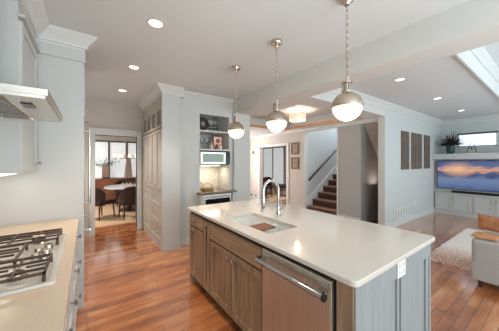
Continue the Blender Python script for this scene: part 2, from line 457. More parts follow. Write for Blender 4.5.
# walls
struct(B(-0.87, -0.715, -3.6, 5.5, 0, 2.74).out('wall_left', 'wall_w'))
struct(B(-0.715, -0.707, -1.2, 2.85, 0.92, 1.42).out('wall_backsplash', 'tile'))
# kitchen end wall with the cased dining doorway
struct(mbx((-0.72, 0.13, 5.5, 5.62, 0, 2.74), (0.895, 2.6, 5.5, 5.62, 0, 2.74), (0.13, 0.895, 5.5, 5.62, 2.03, 2.74)).out('wall_end', 'wall_k'))
struct(mbx((0.03, 0.13, 5.475, 5.645, 0, 2.13), (0.895, 0.985, 5.475, 5.645, 0, 2.13), (0.13, 0.895, 5.475, 5.645, 2.03, 2.13), (0.01, 1.0, 5.465, 5.5, 2.13, 2.17)).out('trim_11', 'trim', bevel=0.004))
# microwave niche wall
NX0, NX1, NY = 1.70, 2.33, 3.95
struct(mbx((1.30, NX0, NY, NY+0.12, 0, 2.74), (NX1, 2.41, NY, NY+0.12, 0, 2.74), (NX0, NX1, NY, NY+0.12, 2.38, 2.74),
           (NX0-0.03, NX0, NY+0.12, NY+0.5, 0, 2.46), (NX1, NX1+0.03, NY+0.12, NY+0.5, 0, 2.46), (NX0-0.03, NX1+0.03, NY+0.5, NY+0.53, 0, 2.46), (NX0, NX1, NY+0.12, NY+0.5, 2.38, 2.46)
           ).out('wall_niche', 'wall_w'))
struct(B(NX0, NX1, NY+0.488, NY+0.5, 0.92, 1.42).out('wall_niche_tile', 'tile2'))
struct(B(2.41, 2.80, 3.88, 4.10, 0, 2.47).out('wall_column', 'wall_w'))
struct(B(2.70, 2.80, 4.10, 7.6, 0, 2.47).out('wall_foyer_left', 'wall_k'))
struct(B(2.8, 5.42, 7.6, 7.7, 0, 2.6).out('wall_foyer_end', 'wall_k'))
# foyer right wall X = 5.3 with den doorway (Y 5.3-6.7), stair opening (3.46-4.53), stair closet opening (2.37-2.80)
struct(mbx((5.3, 5.42, 6.70, 7.6, 0, 2.6), (5.3, 5.42, 5.29, 6.70, 2.02, 2.6), (5.3, 5.42, 4.53, 5.29, 0, 2.6),
           (5.3, 5.42, 3.46, 4.53, 2.42, 5.0), (5.3, 5.42, 2.37, 3.46, 2.42, 5.0)).out('wall_foyer_right', 'wall_k'))
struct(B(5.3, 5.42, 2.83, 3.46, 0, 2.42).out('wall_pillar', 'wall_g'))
struct(mbx((5.275, 5.3, 5.19, 5.29, 0, 2.11), (5.275, 5.3, 6.70, 6.80, 0, 2.11), (5.275, 5.3, 5.29, 6.70, 2.02, 2.11),
           (5.3, 5.42, 5.29, 5.31, 0, 2.02), (5.3, 5.42, 6.68, 6.70, 0, 2.02)).out('trim_12', 'trim', bevel=0.003))
struct(mbx((5.29, 5.43, 3.42, 3.462, 0, 2.42), (5.29, 5.43, 4.528, 4.56, 0, 2.42), (5.285, 5.43, 2.37, 4.56, 2.39, 2.45)).out('trim_13', 'trim'))
# family room wall
struct(B(5.2, 9.1, 2.25, 2.37, 0, 2.74).out('wall_right', 'wall_l'))
struct(B(5.185, 5.2, 2.24, 2.38, 0, 2.47).out('trim_14', 'trim'))
struct(mbx((5.2, 8.34, 2.232, 2.25, 0, 0.14)).out('baseboard_right', 'trim', bevel=0.004))
# TV wall with the high window
WY0, WY1, WZ0, WZ1 = 1.03, 1.83, 1.90, 2.30
struct(mbx((8.9, 9.02, WY1, 2.25, 0, 2.74), (8.9, 9.02, -3.6, -2.2, 0, 2.74), (8.9, 9.02, -2.2, WY1, 0, WZ0), (8.9, 9.02, -2.2, WY1, WZ1, 2.74), (8.9, 9.02, -0.2, WY0, WZ0, WZ1)
           ).out('wall_television', 'wall_l'))
# stairwell walls
struct(B(5.42, 9.5, 4.53, 4.65, 0, 5.0).out('wall_stair_left', 'wall_l'))
struct(B(9.5, 9.6, 2.37, 4.65, 0, 5.0).out('wall_stair_end', 'wall_l'))
struct(B(5.42, 9.5, 3.36, 3.46, 0, 5.0).out('wall_stair_right', 'wall_l'))
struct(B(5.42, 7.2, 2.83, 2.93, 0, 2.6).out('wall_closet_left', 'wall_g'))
struct(B(6.62, 6.70, 2.37, 2.83, 0, 2.6).out('wall_closet_end', 'wall_br'))
struct(B(5.42, 6.62, 2.37, 2.385, 0, 2.5).out('wall_closet_right', 'wall_br'))
struct(MB().prism([(5.42, 2.42), (5.42, 2.52), (6.62, 1.18), (6.62, 1.08)], 'y', 2.385, 2.83).out('ceiling_closet', 'wall_k'))
# den and dining shells
struct(mbx((8.6, 8.72, 4.65, 12.3, 0, 2.6), (2.8, 8.72, 12.2, 12.3, 0, 2.6), (5.3, 5.42, 7.7, 12.3, 0, 2.6)).out('wall_den', 'wall_w'))
struct(mbx((-2.0, 3.4, 9.5, 9.6, 0, 0.92), (-2.0, 3.4, 9.5, 9.6, 2.24, 2.7), (-2.0, -1.9, 5.62, 9.5, 0, 2.7), (3.3, 3.4, 5.62, 9.5, 0, 2.7)).out('wall_dining', 'wall_k'))
# baseboards
struct(mbx((1.31, NX0-0.02, NY-0.016, NY, 0, 0.13)).out('baseboard_niche', 'trim'))
struct(mbx((5.284, 5.3, 4.56, 5.19, 0, 0.13), (5.284, 5.3, 6.80, 7.6, 0, 0.13), (5.284, 5.3, 2.83, 3.42, 0, 0.13)).out('baseboard_foyer', 'trim'))
struct(mbx((2.405, 2.81, 3.865, 3.88, 0, 0.13)).out('baseboard_column', 'trim'))

# windows
def window(n, frame_m, pane_m, bx, pane):
    f = struct(mbx(*bx).out('window_%d' % n, frame_m))
    B(*pane).out('pane', pane_m, f)
    return f
w1 = window(1, 'trim', 'winpane', [(8.885, 8.93, WY0, WY0+0.03, WZ0, WZ1), (8.885, 8.93, WY1-0.03, WY1, WZ0, WZ1), (8.885, 8.93, WY0, WY1, WZ0, WZ0+0.03)],
       (8.96, 8.97, WY0, WY1, WZ0, WZ1))
B(8.87, 8.92, WY0-0.01, WY1+0.01, WZ1-0.035, WZ1+0.012).out('shade_rail', 'winframe', w1)
B(8.88, 8.90, WY0+0.02, WY1-0.02, WZ0+0.028, WZ0+0.045).out('bottom_bar', 'winframe', w1)
# second high window to its right, one half in frame
w2 = window(2, 'trim', 'winpane', [(8.885, 8.93, -0.23, -0.2, WZ0, WZ1), (8.885, 8.93, -1.0, -0.97, WZ0, WZ1), (8.885, 8.93, -1.0, -0.2, WZ0, WZ0+0.03)],
       (8.96, 8.97, -1.0, -0.2, WZ0, WZ1))
# dining windows: three blinds with dark mullions
w3 = window(3, 'winframe', 'blind', [(x-0.03, x+0.03, 9.49, 9.53, 0.92, 2.24) for x in (-0.9, 0.636, 1.207, 2.1)] + [(-1.9, 3.3, 9.46, 9.52, 2.19, 2.24)], (-1.9, 3.3, 9.53, 9.55, 0.92, 2.24))
# den window
w4 = window(4, 'trim', 'blind', [(8.56, 8.6, 8.72, 8.80, 0.3, 2.3), (8.56, 8.6, 9.62, 9.70, 0.3, 2.3), (8.56, 8.6, 10.5, 10.58, 0.3, 2.3), (8.56, 8.6, 8.72, 10.58, 2.26, 2.34), (8.56, 8.6, 8.72, 10.58, 0.24, 0.3)],
       (8.585, 8.598, 8.8, 10.5, 0.3, 2.26))

# ================================================================== CABINET BUILDING
def knob(parent, x, z, y=-0.02, m='chrome', r=0.015):
    mb = MB(); mb.cyl((x, y, z), (x, y-0.018, z), 0.006, n=10); mb.cyl((x, y-0.016, z), (x, y-0.024, z), r*0.75, r, n=16); mb.cyl((x, y-0.024, z), (x, y-0.030, z), r, r*0.7, n=16)
    return mb.out('knob', m, parent, smooth=True)
def bar(parent, p0, p1, off=0.035, m='chrome', r=0.007, name='handle'):
    a = Vector(p0); b = Vector(p1); d = (b-a).normalized(); mb = MB()
    o = Vector((0, -off, 0))
    mb.cyl(a+o-d*0.02, b+o+d*0.02, r, n=12)
    mb.cyl(a, a+o, r*0.8, n=10); mb.cyl(b, b+o, r*0.8, n=10)
    return mb.out(name, m, parent, smooth=True)
def shaker(name, x0, x1, z0, z1, m, parent, fr=0.055, y0=-0.02, y1=0.0, mid=None):
    mb = MB()
    mb.box(x0, x0+fr, y0, y1, z0, z1); mb.box(x1-fr, x1, y0, y1, z0, z1)
    mb.box(x0+fr, x1-fr, y0, y1, z0, z0+fr); mb.box(x0+fr, x1-fr, y0, y1, z1-fr, z1)
    mb.box(x0+fr, x1-fr, y0+(0.016 if mid else 0.012), y1, z0+fr, z1-fr)
    return mb.out(name, m, parent)
def slab(name, x0, x1, z0, z1, m, parent, y0=-0.02, y1=0.0, bevel=0.002):
    return B(x0, x1, y0, y1, z0, z1).out(name, m, parent, bevel=bevel)

# ================================================================== LEFT RUN (faces +X, rotated +90: local x = world +Y, local -y = world +X)
R90 = PI/2
CX = -0.095
def base_unit(label, y0, y1, fronts, m='cab', toe=True):
    w = y1-y0
    t = thing('base_cabinet', label, 'cabinet', (CX, y0, 0), R90, None)
    mbx((0.001, w-0.001, 0.0, 0.60, 0.10, 0.885), (0.001, w-0.001, 0.07, 0.58, 0.0, 0.10)).out('body', m, t)
    for k, x0, x1, z0, z1 in fronts:
        if k == 'drawer':
            f = shaker('drawer', x0+0.003, x1-0.003, z0, z1, m, t, fr=0.04)
            knob(f, (x0+x1)/2, (z0+z1)/2, r=0.02)
        else:
            f = shaker('door', x0+0.003, x1-0.003, z0, z1, m, t)
            knob(f, x1-0.05 if k == 'doorL' else x0+0.05, z1-0.07, r=0.02)
    return t
base_unit('white drawer base cabinet below left counter next to the tall refrigerator panel', 2.30, 2.845, [('drawer', 0, 0.545, 0.73, 0.875), ('drawer', 0, 0.545, 0.42, 0.72), ('drawer', 0, 0.545, 0.11, 0.41)])
base_unit('white base cabinet with wide drawers directly under the gas cooktop', 1.38, 2.30, [('drawer', 0, 0.46, 0.50, 0.875), ('drawer', 0.46, 0.92, 0.50, 0.875), ('drawer', 0, 0.92, 0.11, 0.49)])
base_unit('white base cabinet under the nearest stretch of the left counter', 0.45, 1.38, [('doorL', 0, 0.465, 0.11, 0.71), ('doorR', 0.465, 0.93, 0.11, 0.71), ('drawer', 0, 0.465, 0.72, 0.875), ('drawer', 0.465, 0.93, 0.72, 0.875)])
tag(B(-0.706, -0.065, -0.6, 2.845, 0.888, 0.92).out('countertop', 'quartz2', bevel=0.004), 'beige quartz countertop along the left wall around the gas cooktop', 'countertop')

# refrigerator surround: tall panel, crown
t = thing('tall_end_panel', 'tall white end panel rising from floor to crown beside the left counter', 'panel', (-0.37, 2.85, 0))
mbx((-0.335, 0.345, 0, 0.04, 0, 2.60)).out('panel', 'cab', t)
mbx((-0.335, 0.355, -0.012, 0.045, 2.50, 2.60), (-0.335, 0.362, -0.018, 0.05, 2.49, 2.505)).out('frieze', 'cab', t)
# over-fridge cabinet
t = thing('wall_cabinet', 'white cabinet above the refrigerator behind the tall end panel', 'cabinet', (-0.04, 2.895, 1.95), R90)
B(0.0, 0.96, 0.0, 0.60, 0, 0.65).out('body', 'cab', t)
for x0, x1, k in ((0, 0.48, 0.43), (0.48, 0.96, 0.53)):
    f = shaker('door', x0+0.003, x1-0.003, 0.01, 0.52, 'cab', t); knob(f, k if False else (x0+0.06 if x0 == 0 else x1-0.06), 0.07, m='nickel')
# refrigerator
t = thing('refrigerator', 'stainless french door refrigerator recessed behind the tall white panel, seen edge on', 'refrigerator', (-0.07, 2.90, 0), R90)
mbx((0.01, 0.93, 0.0, 0.60, 0.04, 1.92), (0.03, 0.91, 0.05, 0.5, 0, 0.04)).out('body', 'steel', t)
for x0, x1, h in ((0.01, 0.468, 0.425), (0.472, 0.93, 0.515)):
    f = B(x0, x1, -0.045, -0.002, 0.86, 1.91).out('door', 'steel', t, bevel=0.004); bar(f, (h, -0.045, 1.0), (h, -0.045, 1.85), off=0.05, r=0.012)
f = B(0.01, 0.93, -0.045, -0.002, 0.06, 0.85).out('freezer_drawer', 'steel', t, bevel=0.004); bar(f, (0.08, -0.045, 0.76), (0.86, -0.045, 0.76), off=0.05, r=0.012)
tag(B(-0.64, -0.03, 3.865, 3.90, 0, 2.60).out('tall_end_panel', 'cab'), 'white end panel on the far side of the refrigerator', 'panel')

# upper cabinet right of the hood
t = thing('wall_cabinet', 'white upper cabinet between the range hood and the tall panel', 'cabinet', (-0.39, 2.215, 1.40), R90)
B(0.0, 0.63, 0.0, 0.31, 0, 1.20).out('body', 'cab', t)
f = shaker('door', 0.012, 0.618, 0.0, 1.07, 'cab', t); knob(f, 0.56, 0.07, m='nickel')
B(-0.012, 0.63, -0.035, 0.0, 1.09, 1.11).out('cornice_strip', 'cab', t)
f = thing('under_cabinet_light', 'slim warm light strip under the upper cabinet', 'light', (-0.5, 2.52, 1.382))
B(-0.02, 0.02, -0.22, 0.22, 0.0, 0.014).out('strip', 'lens', f)
area('under_cabinet_glow', (0, 0, -0.004), (0, 0, 0), 0.04, 0.4, 0.7, (1, 0.86, 0.68), parent=f)
# crown along the left uppers and panel
def crownpath(name, pts, z, s, m):
    """pts: plan polyline, moulding projects to the right-hand side of travel"""
    P = crown_prof(s); mb = MB(); rows = []
    n = len(pts)
    for i, p in enumerate(pts):
        p = Vector(p)
        def nrm(a, b):
            d = (Vector(b)-Vector(a)).normalized(); return Vector((d.y, -d.x))
        if i == 0: nn = nrm(pts[0], pts[1]); k = 1
        elif i == n-1: nn = nrm(pts[-2], pts[-1]); k = 1
        else:
            a = nrm(pts[i-1], pts[i]); b = nrm(pts[i], pts[i+1]); nn = (a+b).normalized(); k = 1/max(0.3, nn.dot(a))
        rows.append([mb.bm.verts.new((p.x + nn.x*(-q[0])*k, p.y + nn.y*(-q[0])*k, z+q[1])) for q in P])
    for a, b in zip(rows, rows[1:]):
        for j in range(len(P)): mb.bm.faces.new([a[j], a[(j+1)%len(P)], b[(j+1)%len(P)], b[j]])
    mb.bm.faces.new(rows[0]); mb.bm.faces.new(rows[-1][::-1])
    return struct(mb.out(name, m))
crownpath('trim_15', [(-0.714, 2.205), (-0.38, 2.205), (-0.38, 2.84), (-0.015, 2.84), (-0.015, 2.90)], 2.738, 0.10, 'trim')
struct(mbx((-0.71, -0.38, 2.205, 3.90, 2.602, 2.738), (-0.71, -0.06, 2.84, 3.90, 2.602, 2.738), (-0.06, -0.015, 2.84, 2.90, 2.602, 2.738)).out('trim_16', 'trim'))

# range hood
t = thing('range_hood', 'stainless wall range hood with filters above the gas cooktop', 'range hood', (-0.43, 1.805, 1.775))
hx0, hx1, hy0, hy1 = -0.275, 0.282, -0.40, 0.405
MB().prism([(hx0, hy0), (hx1, hy0), (hx1, hy1), (hx0, hy1)], 'z', 0.012, 0.045).out('canopy_rim', 'steel_h', t, bevel=0.002)
mb = MB()
a = [mb.bm.verts.new(p) for p in ((hx0,hy0,0.045),(hx1,hy0,0.045),(hx1,hy1,0.045),(hx0,hy1,0.045))]
b = [mb.bm.verts.new(p) for p in ((hx0,-0.14,0.075),(-0.02,-0.14,0.075),(-0.02,0.14,0.075),(hx0,0.14,0.075))]
for i in range(4): mb.bm.faces.new([a[i], a[(i+1)%4], b[(i+1)%4], b[i]])
mb.bm.faces.new(b); mb.bm.faces.new(a[::-1])
mb.out('canopy', 'steel_h', t)
B(hx0, -0.02, -0.14, 0.14, 0.075, 0.963).out('chimney', 'steel', t)
mbx((0.13, hx1-0.01, hy0+0.01, hy1-0.01, 0.0, 0.012), (hx0+0.01, 0.13, hy0+0.01, hy0+0.05, 0.0, 0.012), (hx0+0.01, 0.13, hy1-0.05, hy1-0.01, 0.0, 0.012)).out('underside_panel', 'steel_h', t)
for i in range(3):
    y0 = hy0+0.055+i*0.234
    mb = MB()
    mb.box(hx0+0.02, 0.125, y0, y0+0.228, 0.006, 0.012)
    for k in range(6): mb.box(hx0+0.03, 0.115, y0+0.010+k*0.036, y0+0.028+k*0.036, -0.004, 0.006)
    f = mb.out('filter', 'nickel', t)
    mb = MB(); mb.torus((-0.02, y0+0.114, -0.012), 0.02, 0.003, 'y'); mb.out('latch', 'chrome', f, smooth=True)
for y in (-0.18,):
    B(0.16, 0.205, y-0.055, y+0.055, -0.006, 0.002).out('lamp', 'blackglass', t)

# cooktop
t = thing('gas_cooktop', 'stainless gas cooktop with cast iron grates set in left counter', 'cooktop', (-0.39, 1.815, 0.92))
mb = MB(); mb.box(-0.27, 0.27, -0.455, 0.455, 0.0, 0.008)
mb.box(-0.27, 0.27, -0.455, -0.43, 0.008, 0.014); mb.box(-0.27, 0.27, 0.43, 0.455, 0.008, 0.014); mb.box(0.245, 0.27, -0.43, 0.43, 0.008, 0.014); mb.box(-0.27, -0.245, -0.43, 0.43, 0.008, 0.014)
M['cooktray'] = mat('satin stainless cooktop', (226, 222, 214), 0.35, 0.45, var=0.02)
mb.out('tray', 'cooktray', t, bevel=0.003)
def burner(x, y, r):
    mb = MB(); mb.lathe([(0, 0.008), (r*1.5, 0.008), (r*1.35, 0.014), (r*1.1, 0.018), (r*1.05, 0.03), (0, 0.03)], (x, y, 0), 24)
    o = mb.out('burner', 'nickel', t, smooth=True)
    mb = MB(); mb.lathe([(0, 0.03), (r, 0.03), (r*0.96, 0.038), (0, 0.040)], (x, y, 0), 24); mb.out('burner_cap', 'iron', o, smooth=True)
for x, y, r in ((-0.13, -0.3, 0.034), (0.12, -0.3, 0.028), (-0.06, 0.0, 0.044), (-0.13, 0.3, 0.030), (0.12, 0.3, 0.036)): burner(x, y, r)
def grate(y0, y1, x0, x1, cs):
    mb = MB(); z0, z1 = 0.044, 0.056; w = 0.010
    mb.box(x0, x1, y0, y0+w, z0, z1); mb.box(x0, x1, y1-w, y1, z0, z1); mb.box(x0, x0+w, y0, y1, z0, z1); mb.box(x1-w, x1, y0, y1, z0, z1)
    for (cx, cy) in cs:
        for q in (-0.055, 0.055):
            if y0+w < cy+q < y1-w: mb.box(max(x0, cx-0.125), min(x1, cx+0.125), cy+q-0.005, cy+q+0.005, z0+0.002, z1)
        for k in range(4):
            a = k*PI/2
            dx, dy = math.cos(a), math.sin(a)
            L = 0.2
            if abs(dx) > 1e-6: L = min(L, ((x1 if dx > 0 else x0)-cx)/dx)
            if abs(dy) > 1e-6: L = min(L, ((y1 if dy > 0 else y0)-cy)/dy)
            p = Vector((cx+dx*0.03, cy+dy*0.03, 0.052)); q = Vector((cx+dx*L, cy+dy*L, 0.052))
            mb.cyl(p, q, 0.0055, n=6)
    if len(cs) == 2:
        xm = (cs[0][0]+cs[1][0])/2; mb.box(xm-w/2, xm+w/2, y0, y1, z0, z1)
    for x in (x0+0.006, x1-0.006):
        for y in (y0+0.006, y1-0.006): mb.cyl((x, y, 0.008), (x, y, 0.045), 0.007, n=8)
    mb.out('grate', 'iron', t)
grate(-0.425, -0.155, -0.24, 0.235, [(-0.13, -0.3), (0.12, -0.3)])
grate(-0.15, 0.15, -0.24, 0.09, [(-0.06, 0.0)])
grate(0.155, 0.425, -0.24, 0.235, [(-0.13, 0.3), (0.12, 0.3)])
B(0.125, 0.215, -0.135, 0.135, 0.008, 0.012).out('control_plate', 'steel', t)
for k in range(5):
    x = 0.15 if k % 2 else 0.19
    MB().lathe([(0, 0.012), (0.022, 0.012), (0.019, 0.034), (0.016, 0.038), (0, 0.038)], (x, -0.104+k*0.052, 0), 20).out('control_knob', 'nickel', t, smooth=True)

# ================================================================== PANTRY WALL (faces -X, rotated -90: local x = world -Y)
RM = -PI/2
def glass_door(x0, x1, z0, z1, m, parent):
    fr = 0.045; mb = MB()
    mb.box(x0, x0+fr, -0.02, 0, z0, z1); mb.box(x1-fr, x1, -0.02, 0, z0, z1); mb.box(x0+fr, x1-fr, -0.02, 0, z0, z0+fr); mb.box(x0+fr, x1-fr, -0.02, 0, z1-fr, z1)
    d = mb.out('glass_door', m, parent)
    B(x0+fr, x1-fr, -0.012, -0.008, z0+fr, z1-fr).out('pane', 'glass', d)
    return d
def pantry(label, ytop, w):
    t = thing('pantry_cabinet', label, 'cabinet', (1.02, ytop, 0), RM)
    # carcass: closed lower box, open-front display box above
    mbx((0.001, w-0.001, 0.0, 0.27, 0.0, 2.05), (0.001, w-0.001, 0.0, 0.27, 2.40, 2.60), (0.001, 0.02, 0, 0.27, 2.05, 2.40), (w-0.02, w-0.001, 0, 0.27, 2.05, 2.40), (0.02, w-0.02, 0.25, 0.27, 2.05, 2.40), (w/2-0.012, w/2+0.012, 0, 0.25, 2.05, 2.40)).out('body', 'cabwarm', t)
    B(0.001, w-0.001, -0.012, 0.0, 0.0, 0.10).out('plinth', 'cabwarm', t)
    for i in range(2):
        x0, x1 = (0.004, w/2-0.002) if i == 0 else (w/2+0.002, w-0.004)
        g = glass_door(x0, x1, 2.06, 2.41, 'cabwarm', t); knob(g, x1-0.022 if i == 0 else x0+0.022, 2.10, r=0.011, m='nickel')
        d = shaker('door', x0, x1, 1.0, 2.04, 'cabwarm', t, fr=0.05); knob(d, x1-0.025 if i == 0 else x0+0.025, 1.06, r=0.011, m='nickel')
    for z0, z1 in ((0.72, 0.985), (0.42, 0.71), (0.12, 0.41)):
        d = shaker('drawer', 0.004, w-0.004, z0, z1, 'cabwarm', t, fr=0.045)
        knob(d, w/2, (z0+z1)/2+0.02, r=0.012, m='nickel')
    return t
pantry('tall cream pantry cabinet unit nearest the dining doorway', 5.40, 0.77)
pantry('tall cream pantry cabinet unit nearest the microwave niche', 4.63, 0.75)
tag(mbx((1.0, 1.30, 3.855, 3.878, 0, 2.60), (0.99, 1.31, 3.845, 3.855, 0, 0.12)).out('pantry_end_panel', 'cab'), 'white side panel closing the near end of the pantry wall', 'panel')
tag(B(1.30, 1.34, 3.90, 3.948, 0, 2.60).out('filler_strip', 'cab'), 'narrow white filler strip between pantry panel and niche wall', 'panel')
crownpath('trim_17', [(1.30, 3.94), (1.30, 3.85), (1.0, 3.85), (1.0, 5.46)][::-1][::1] if False else [(1.0, 5.46), (1.0, 3.85), (1.34, 3.85)], 2.738, 0.10, 'trim')
struct(mbx((1.0, 1.37, 3.85, 5.46, 2.602, 2.738)).out('trim_18', 'trim'))
crown('trim_19', 'trim', 1.34, 2.41, NY, NY, 2.74, '-y', 0.05)

# ================================================================== NICHE
tag(B(NX0+0.001, NX1-0.001, NY-0.005, NY+0.486, 2.055, 2.08).out('shelf', 'trim'), 'upper white niche shelf carrying the dark ring ornament', 'shelf')
tag(B(NX0+0.001, NX1-0.001, NY-0.005, NY+0.486, 1.70, 1.73).out('shelf', 'trim'), 'lower white niche shelf above the microwave', 'shelf')
# ring ornament
t = thing('ring_ornament', 'round dark bronze ring ornament standing on the top niche shelf', 'ornament', (1.815, NY+0.10, 2.08))
MB().torus((0, 0, 0.135), 0.083, 0.038, 'y', 32, 12).out('ring', 'bronze', t, smooth=True)
B(-0.05, 0.05, -0.03, 0.03, 0, 0.012).out('foot', 'black', t)
# wire tower
t = thing('wire_rack', 'black metal wire rack ornament on the top niche shelf beside the ring', 'ornament', (2.06, NY+0.12, 2.08))
mb = MB()
for x in (0.0, 0.07):
    mb.cyl((x, 0, 0), (x, 0, 0.29), 0.004, n=6); mb.cyl((x, 0.05, 0), (x, 0.05, 0.29), 0.004, n=6)
for z in (0.08, 0.16, 0.24, 0.285): mb.cyl((0, 0, z), (0.07, 0, z), 0.004, n=6); mb.cyl((0, 0.05, z), (0.07, 0.05, z), 0.004, n=6)
mb.out('tower', 'wire', t)
mb = MB()
for x in (-0.10, -0.03): mb.cyl((x, 0, 0), (x, 0, 0.14), 0.005, n=6)
for z in (0.06, 0.115): mb.box(-0.11, 0.09, -0.01, 0.06, z, z+0.014)
mb.box(-0.11, 0.09, -0.01, 0.06, 0, 0.012)
mb.out('tiers', 'black', t)
# glassware on lower shelf
t = thing('wine_glass', 'clear stemmed glass at the left of the lower niche shelf', 'glass', (1.79, NY+0.10, 1.73))
MB().lathe([(0, 0), (0.035, 0.0), (0.035, 0.003), (0.005, 0.008), (0.004, 0.09), (0.02, 0.105), (0.04, 0.14), (0.042, 0.17), (0.034, 0.215), (0.032, 0.215), (0.039, 0.17), (0.036, 0.142), (0.018, 0.11), (0, 0.104)], n=24).out('bowl', 'glass', t, smooth=True)
t2 = dup(t, (1.90, NY+0.12, 1.73), 0, 'clear stemmed glass second from left on the lower niche shelf')
t2.scale = (1.15, 1.15, 1.1)
t = thing('decanter', 'small white ceramic decanter between the glasses and the red tray', 'decanter', (2.01, NY+0.14, 1.73))
MB().lathe([(0, 0), (0.035, 0), (0.04, 0.03), (0.03, 0.08), (0.012, 0.11), (0.012, 0.14), (0.018, 0.145), (0, 0.146)], n=24).out('body', 'cream', t, smooth=True)
t = thing('red_tray', 'red rimmed cream tray leaning in the lower niche shelf', 'tray', (2.18, NY+0.20, 1.742))
mb = MB(); pts = [(0.105*math.cos(a)*1.0, 0, 0.13+0.14*math.sin(a)) for a in [2*PI*i/28 for i in range(28)]]
pts = [(max(-0.10, min(0.10, p[0]*1.25)), 0, max(0.012, min(0.262, 0.135+(p[2]-0.13)*1.2))) for p in pts]
mb.tube(pts, 0.012, 8, closed=True); mb.out('rim', 'red', t, smooth=True)
B(-0.095, 0.095, 0.0, 0.006, 0.015, 0.255).out('plate', 'cream', t)
md = MB().lathe([(0, 0.0), (0.045, 0.0), (0.05, 0.004), (0, 0.006)], n=20).out('medallion', 'red', t)
md.rotation_euler = (PI/2, 0, 0); md.location = (0, -0.001, 0.17)
for x, c, l in ((2.09, 'red', 'small red jar in front of the tray on the lower niche shelf'), (2.17, 'cream', 'small cream jar in front of the tray on the lower niche shelf')):
    t = thing('jar', l, 'jar', (x, NY+0.07, 1.73))
    MB().lathe([(0, 0), (0.028, 0), (0.032, 0.03), (0.028, 0.08), (0.02, 0.09), (0, 0.09)], n=20).out('body', c, t, smooth=True)
    MB().lathe([(0, 0.09), (0.022, 0.09), (0.02, 0.104), (0.006, 0.108), (0.006, 0.118), (0, 0.12)], n=20).out('lid', 'nickel', t, smooth=True)
# microwave
t = thing('microwave', 'stainless built in microwave in the wall niche', 'microwave', (NX0+0.002, NY-0.01, 1.42))
mw = NX1-NX0-0.004
B(0, mw, 0.0, 0.40, 0.0, 0.275).out('body', 'steel', t)
mbx((0.0, mw, -0.008, 0.0, 0.25, 0.275), (0.0, mw, -0.008, 0.0, 0.0, 0.02)).out('vent_trim', 'black', t)
d = mbx((0.0, 0.53, -0.03, -0.001, 0.022, 0.06), (0.0, 0.53, -0.03, -0.001, 0.215, 0.248), (0.0, 0.04, -0.03, -0.001, 0.06, 0.215), (0.47, 0.53, -0.03, -0.001, 0.06, 0.215)).out('door', 'steel', t, bevel=0.002)
B(0.04, 0.47, -0.026, -0.012, 0.06, 0.215).out('window', 'micro', d)
bar(d, (0.495, -0.03, 0.06), (0.495, -0.03, 0.21), off=0.03, r=0.007)
c = B(0.535, mw, -0.03, -0.001, 0.022, 0.248).out('control_panel', 'black', t)
for i in range(4):
    for k in range(2): B(0.55+k*0.03, 0.572+k*0.03, -0.033, -0.03, 0.05+i*0.03, 0.068+i*0.03).out('button', 'winframe', c)
f = thing('under_microwave_light', 'warm light under the microwave shining on the tile', 'light', (2.015, NY+0.2, 1.402))
B(-0.2, 0.2, -0.02, 0.02, 0.0, 0.016).out('strip', 'lens', f)
area('under_microwave_glow', (0, 0, -0.004), (0, 0, 0), 0.4, 0.04, 3.0, (1, 0.84, 0.62), parent=f)
# niche counter + beverage cooler
tag(MB().prism([(1.64, 3.78), (2.408, 3.78), (2.408, NY-0.001), (NX1-0.001, NY-0.001), (NX1-0.001, NY+0.485), (NX0+0.001, NY+0.485), (NX0+0.001, NY-0.001), (1.64, NY-0.001)], 'z', 0.885, 0.92).out('countertop', 'granite', bevel=0.003), 'dark speckled stone countertop in the microwave niche', 'countertop')
t = thing('beverage_cooler', 'under counter beverage cooler with dark glass door below the niche', 'cooler', (1.72, 3.83, 0))
B(0.0, 0.60, 0.03, 0.11, 0.0, 0.88).out('body', 'black', t)
d = mbx((0.0, 0.60, 0.0, 0.03, 0.79, 0.87), (0.0, 0.60, 0.0, 0.03, 0.10, 0.15), (0.0, 0.04, 0.0, 0.03, 0.15, 0.79), (0.56, 0.60, 0.0, 0.03, 0.15, 0.79)).out('door', 'steel_h', t)
B(0.04, 0.56, 0.012, 0.02, 0.15, 0.79).out('pane', 'blackglass', d)
bar(d, (0.08, 0.0, 0.825), (0.52, 0.0, 0.825), off=0.035, r=0.008)
for i in range(3): B(0.05, 0.55, 0.021, 0.028, 0.3+i*0.17, 0.312+i*0.17).out('rack', 'nickel', t)
tag(B(1.655, 1.715, 3.80, NY, 0, 0.882).out('cooler_side_panel', 'cab'), 'white panel left of the beverage cooler', 'panel')
tag(B(2.325, 2.405, 3.80, NY-0.002, 0, 0.882).out('cooler_side_panel', 'cab'), 'white panel right of the beverage cooler', 'panel')
# straw tray with jars
t = thing('straw_basket', 'low woven straw basket on the niche countertop', 'basket', (1.92, NY+0.13, 0.92))
MB().lathe([(0, 0), (0.10, 0), (0.13, 0.06), (0.135, 0.06), (0.125, 0.065), (0.095, 0.01), (0, 0.01)], n=24).out('bowl', 'basket', t, smooth=True)
m_ = MB(); m_.tube([(-0.12+0.24*i/12, 0, 0.06+0.09*math.sin(PI*i/12)) for i in range(13)], 0.006, 8); m_.out('handle', 'basket', t, smooth=True)
t = thing('glass_jar', 'clear jar with metal lid behind the straw basket', 'jar', (1.86, NY+0.36, 0.92))
MB().lathe([(0, 0), (0.04, 0), (0.042, 0.11), (0.03, 0.13), (0, 0.13)], n=20).out('body', 'glass', t, smooth=True)
MB().lathe([(0, 0.13), (0.032, 0.13), (0.032, 0.15), (0, 0.152)], n=20).out('lid', 'nickel', t, smooth=True)
t = thing('candle', 'cream pillar candle right of the straw basket', 'candle', (2.09, NY+0.2, 0.92))
MB().lathe([(0, 0), (0.035, 0), (0.035, 0.08), (0.03, 0.083), (0, 0.079)], n=20).out('wax', 'cream', t, smooth=True)
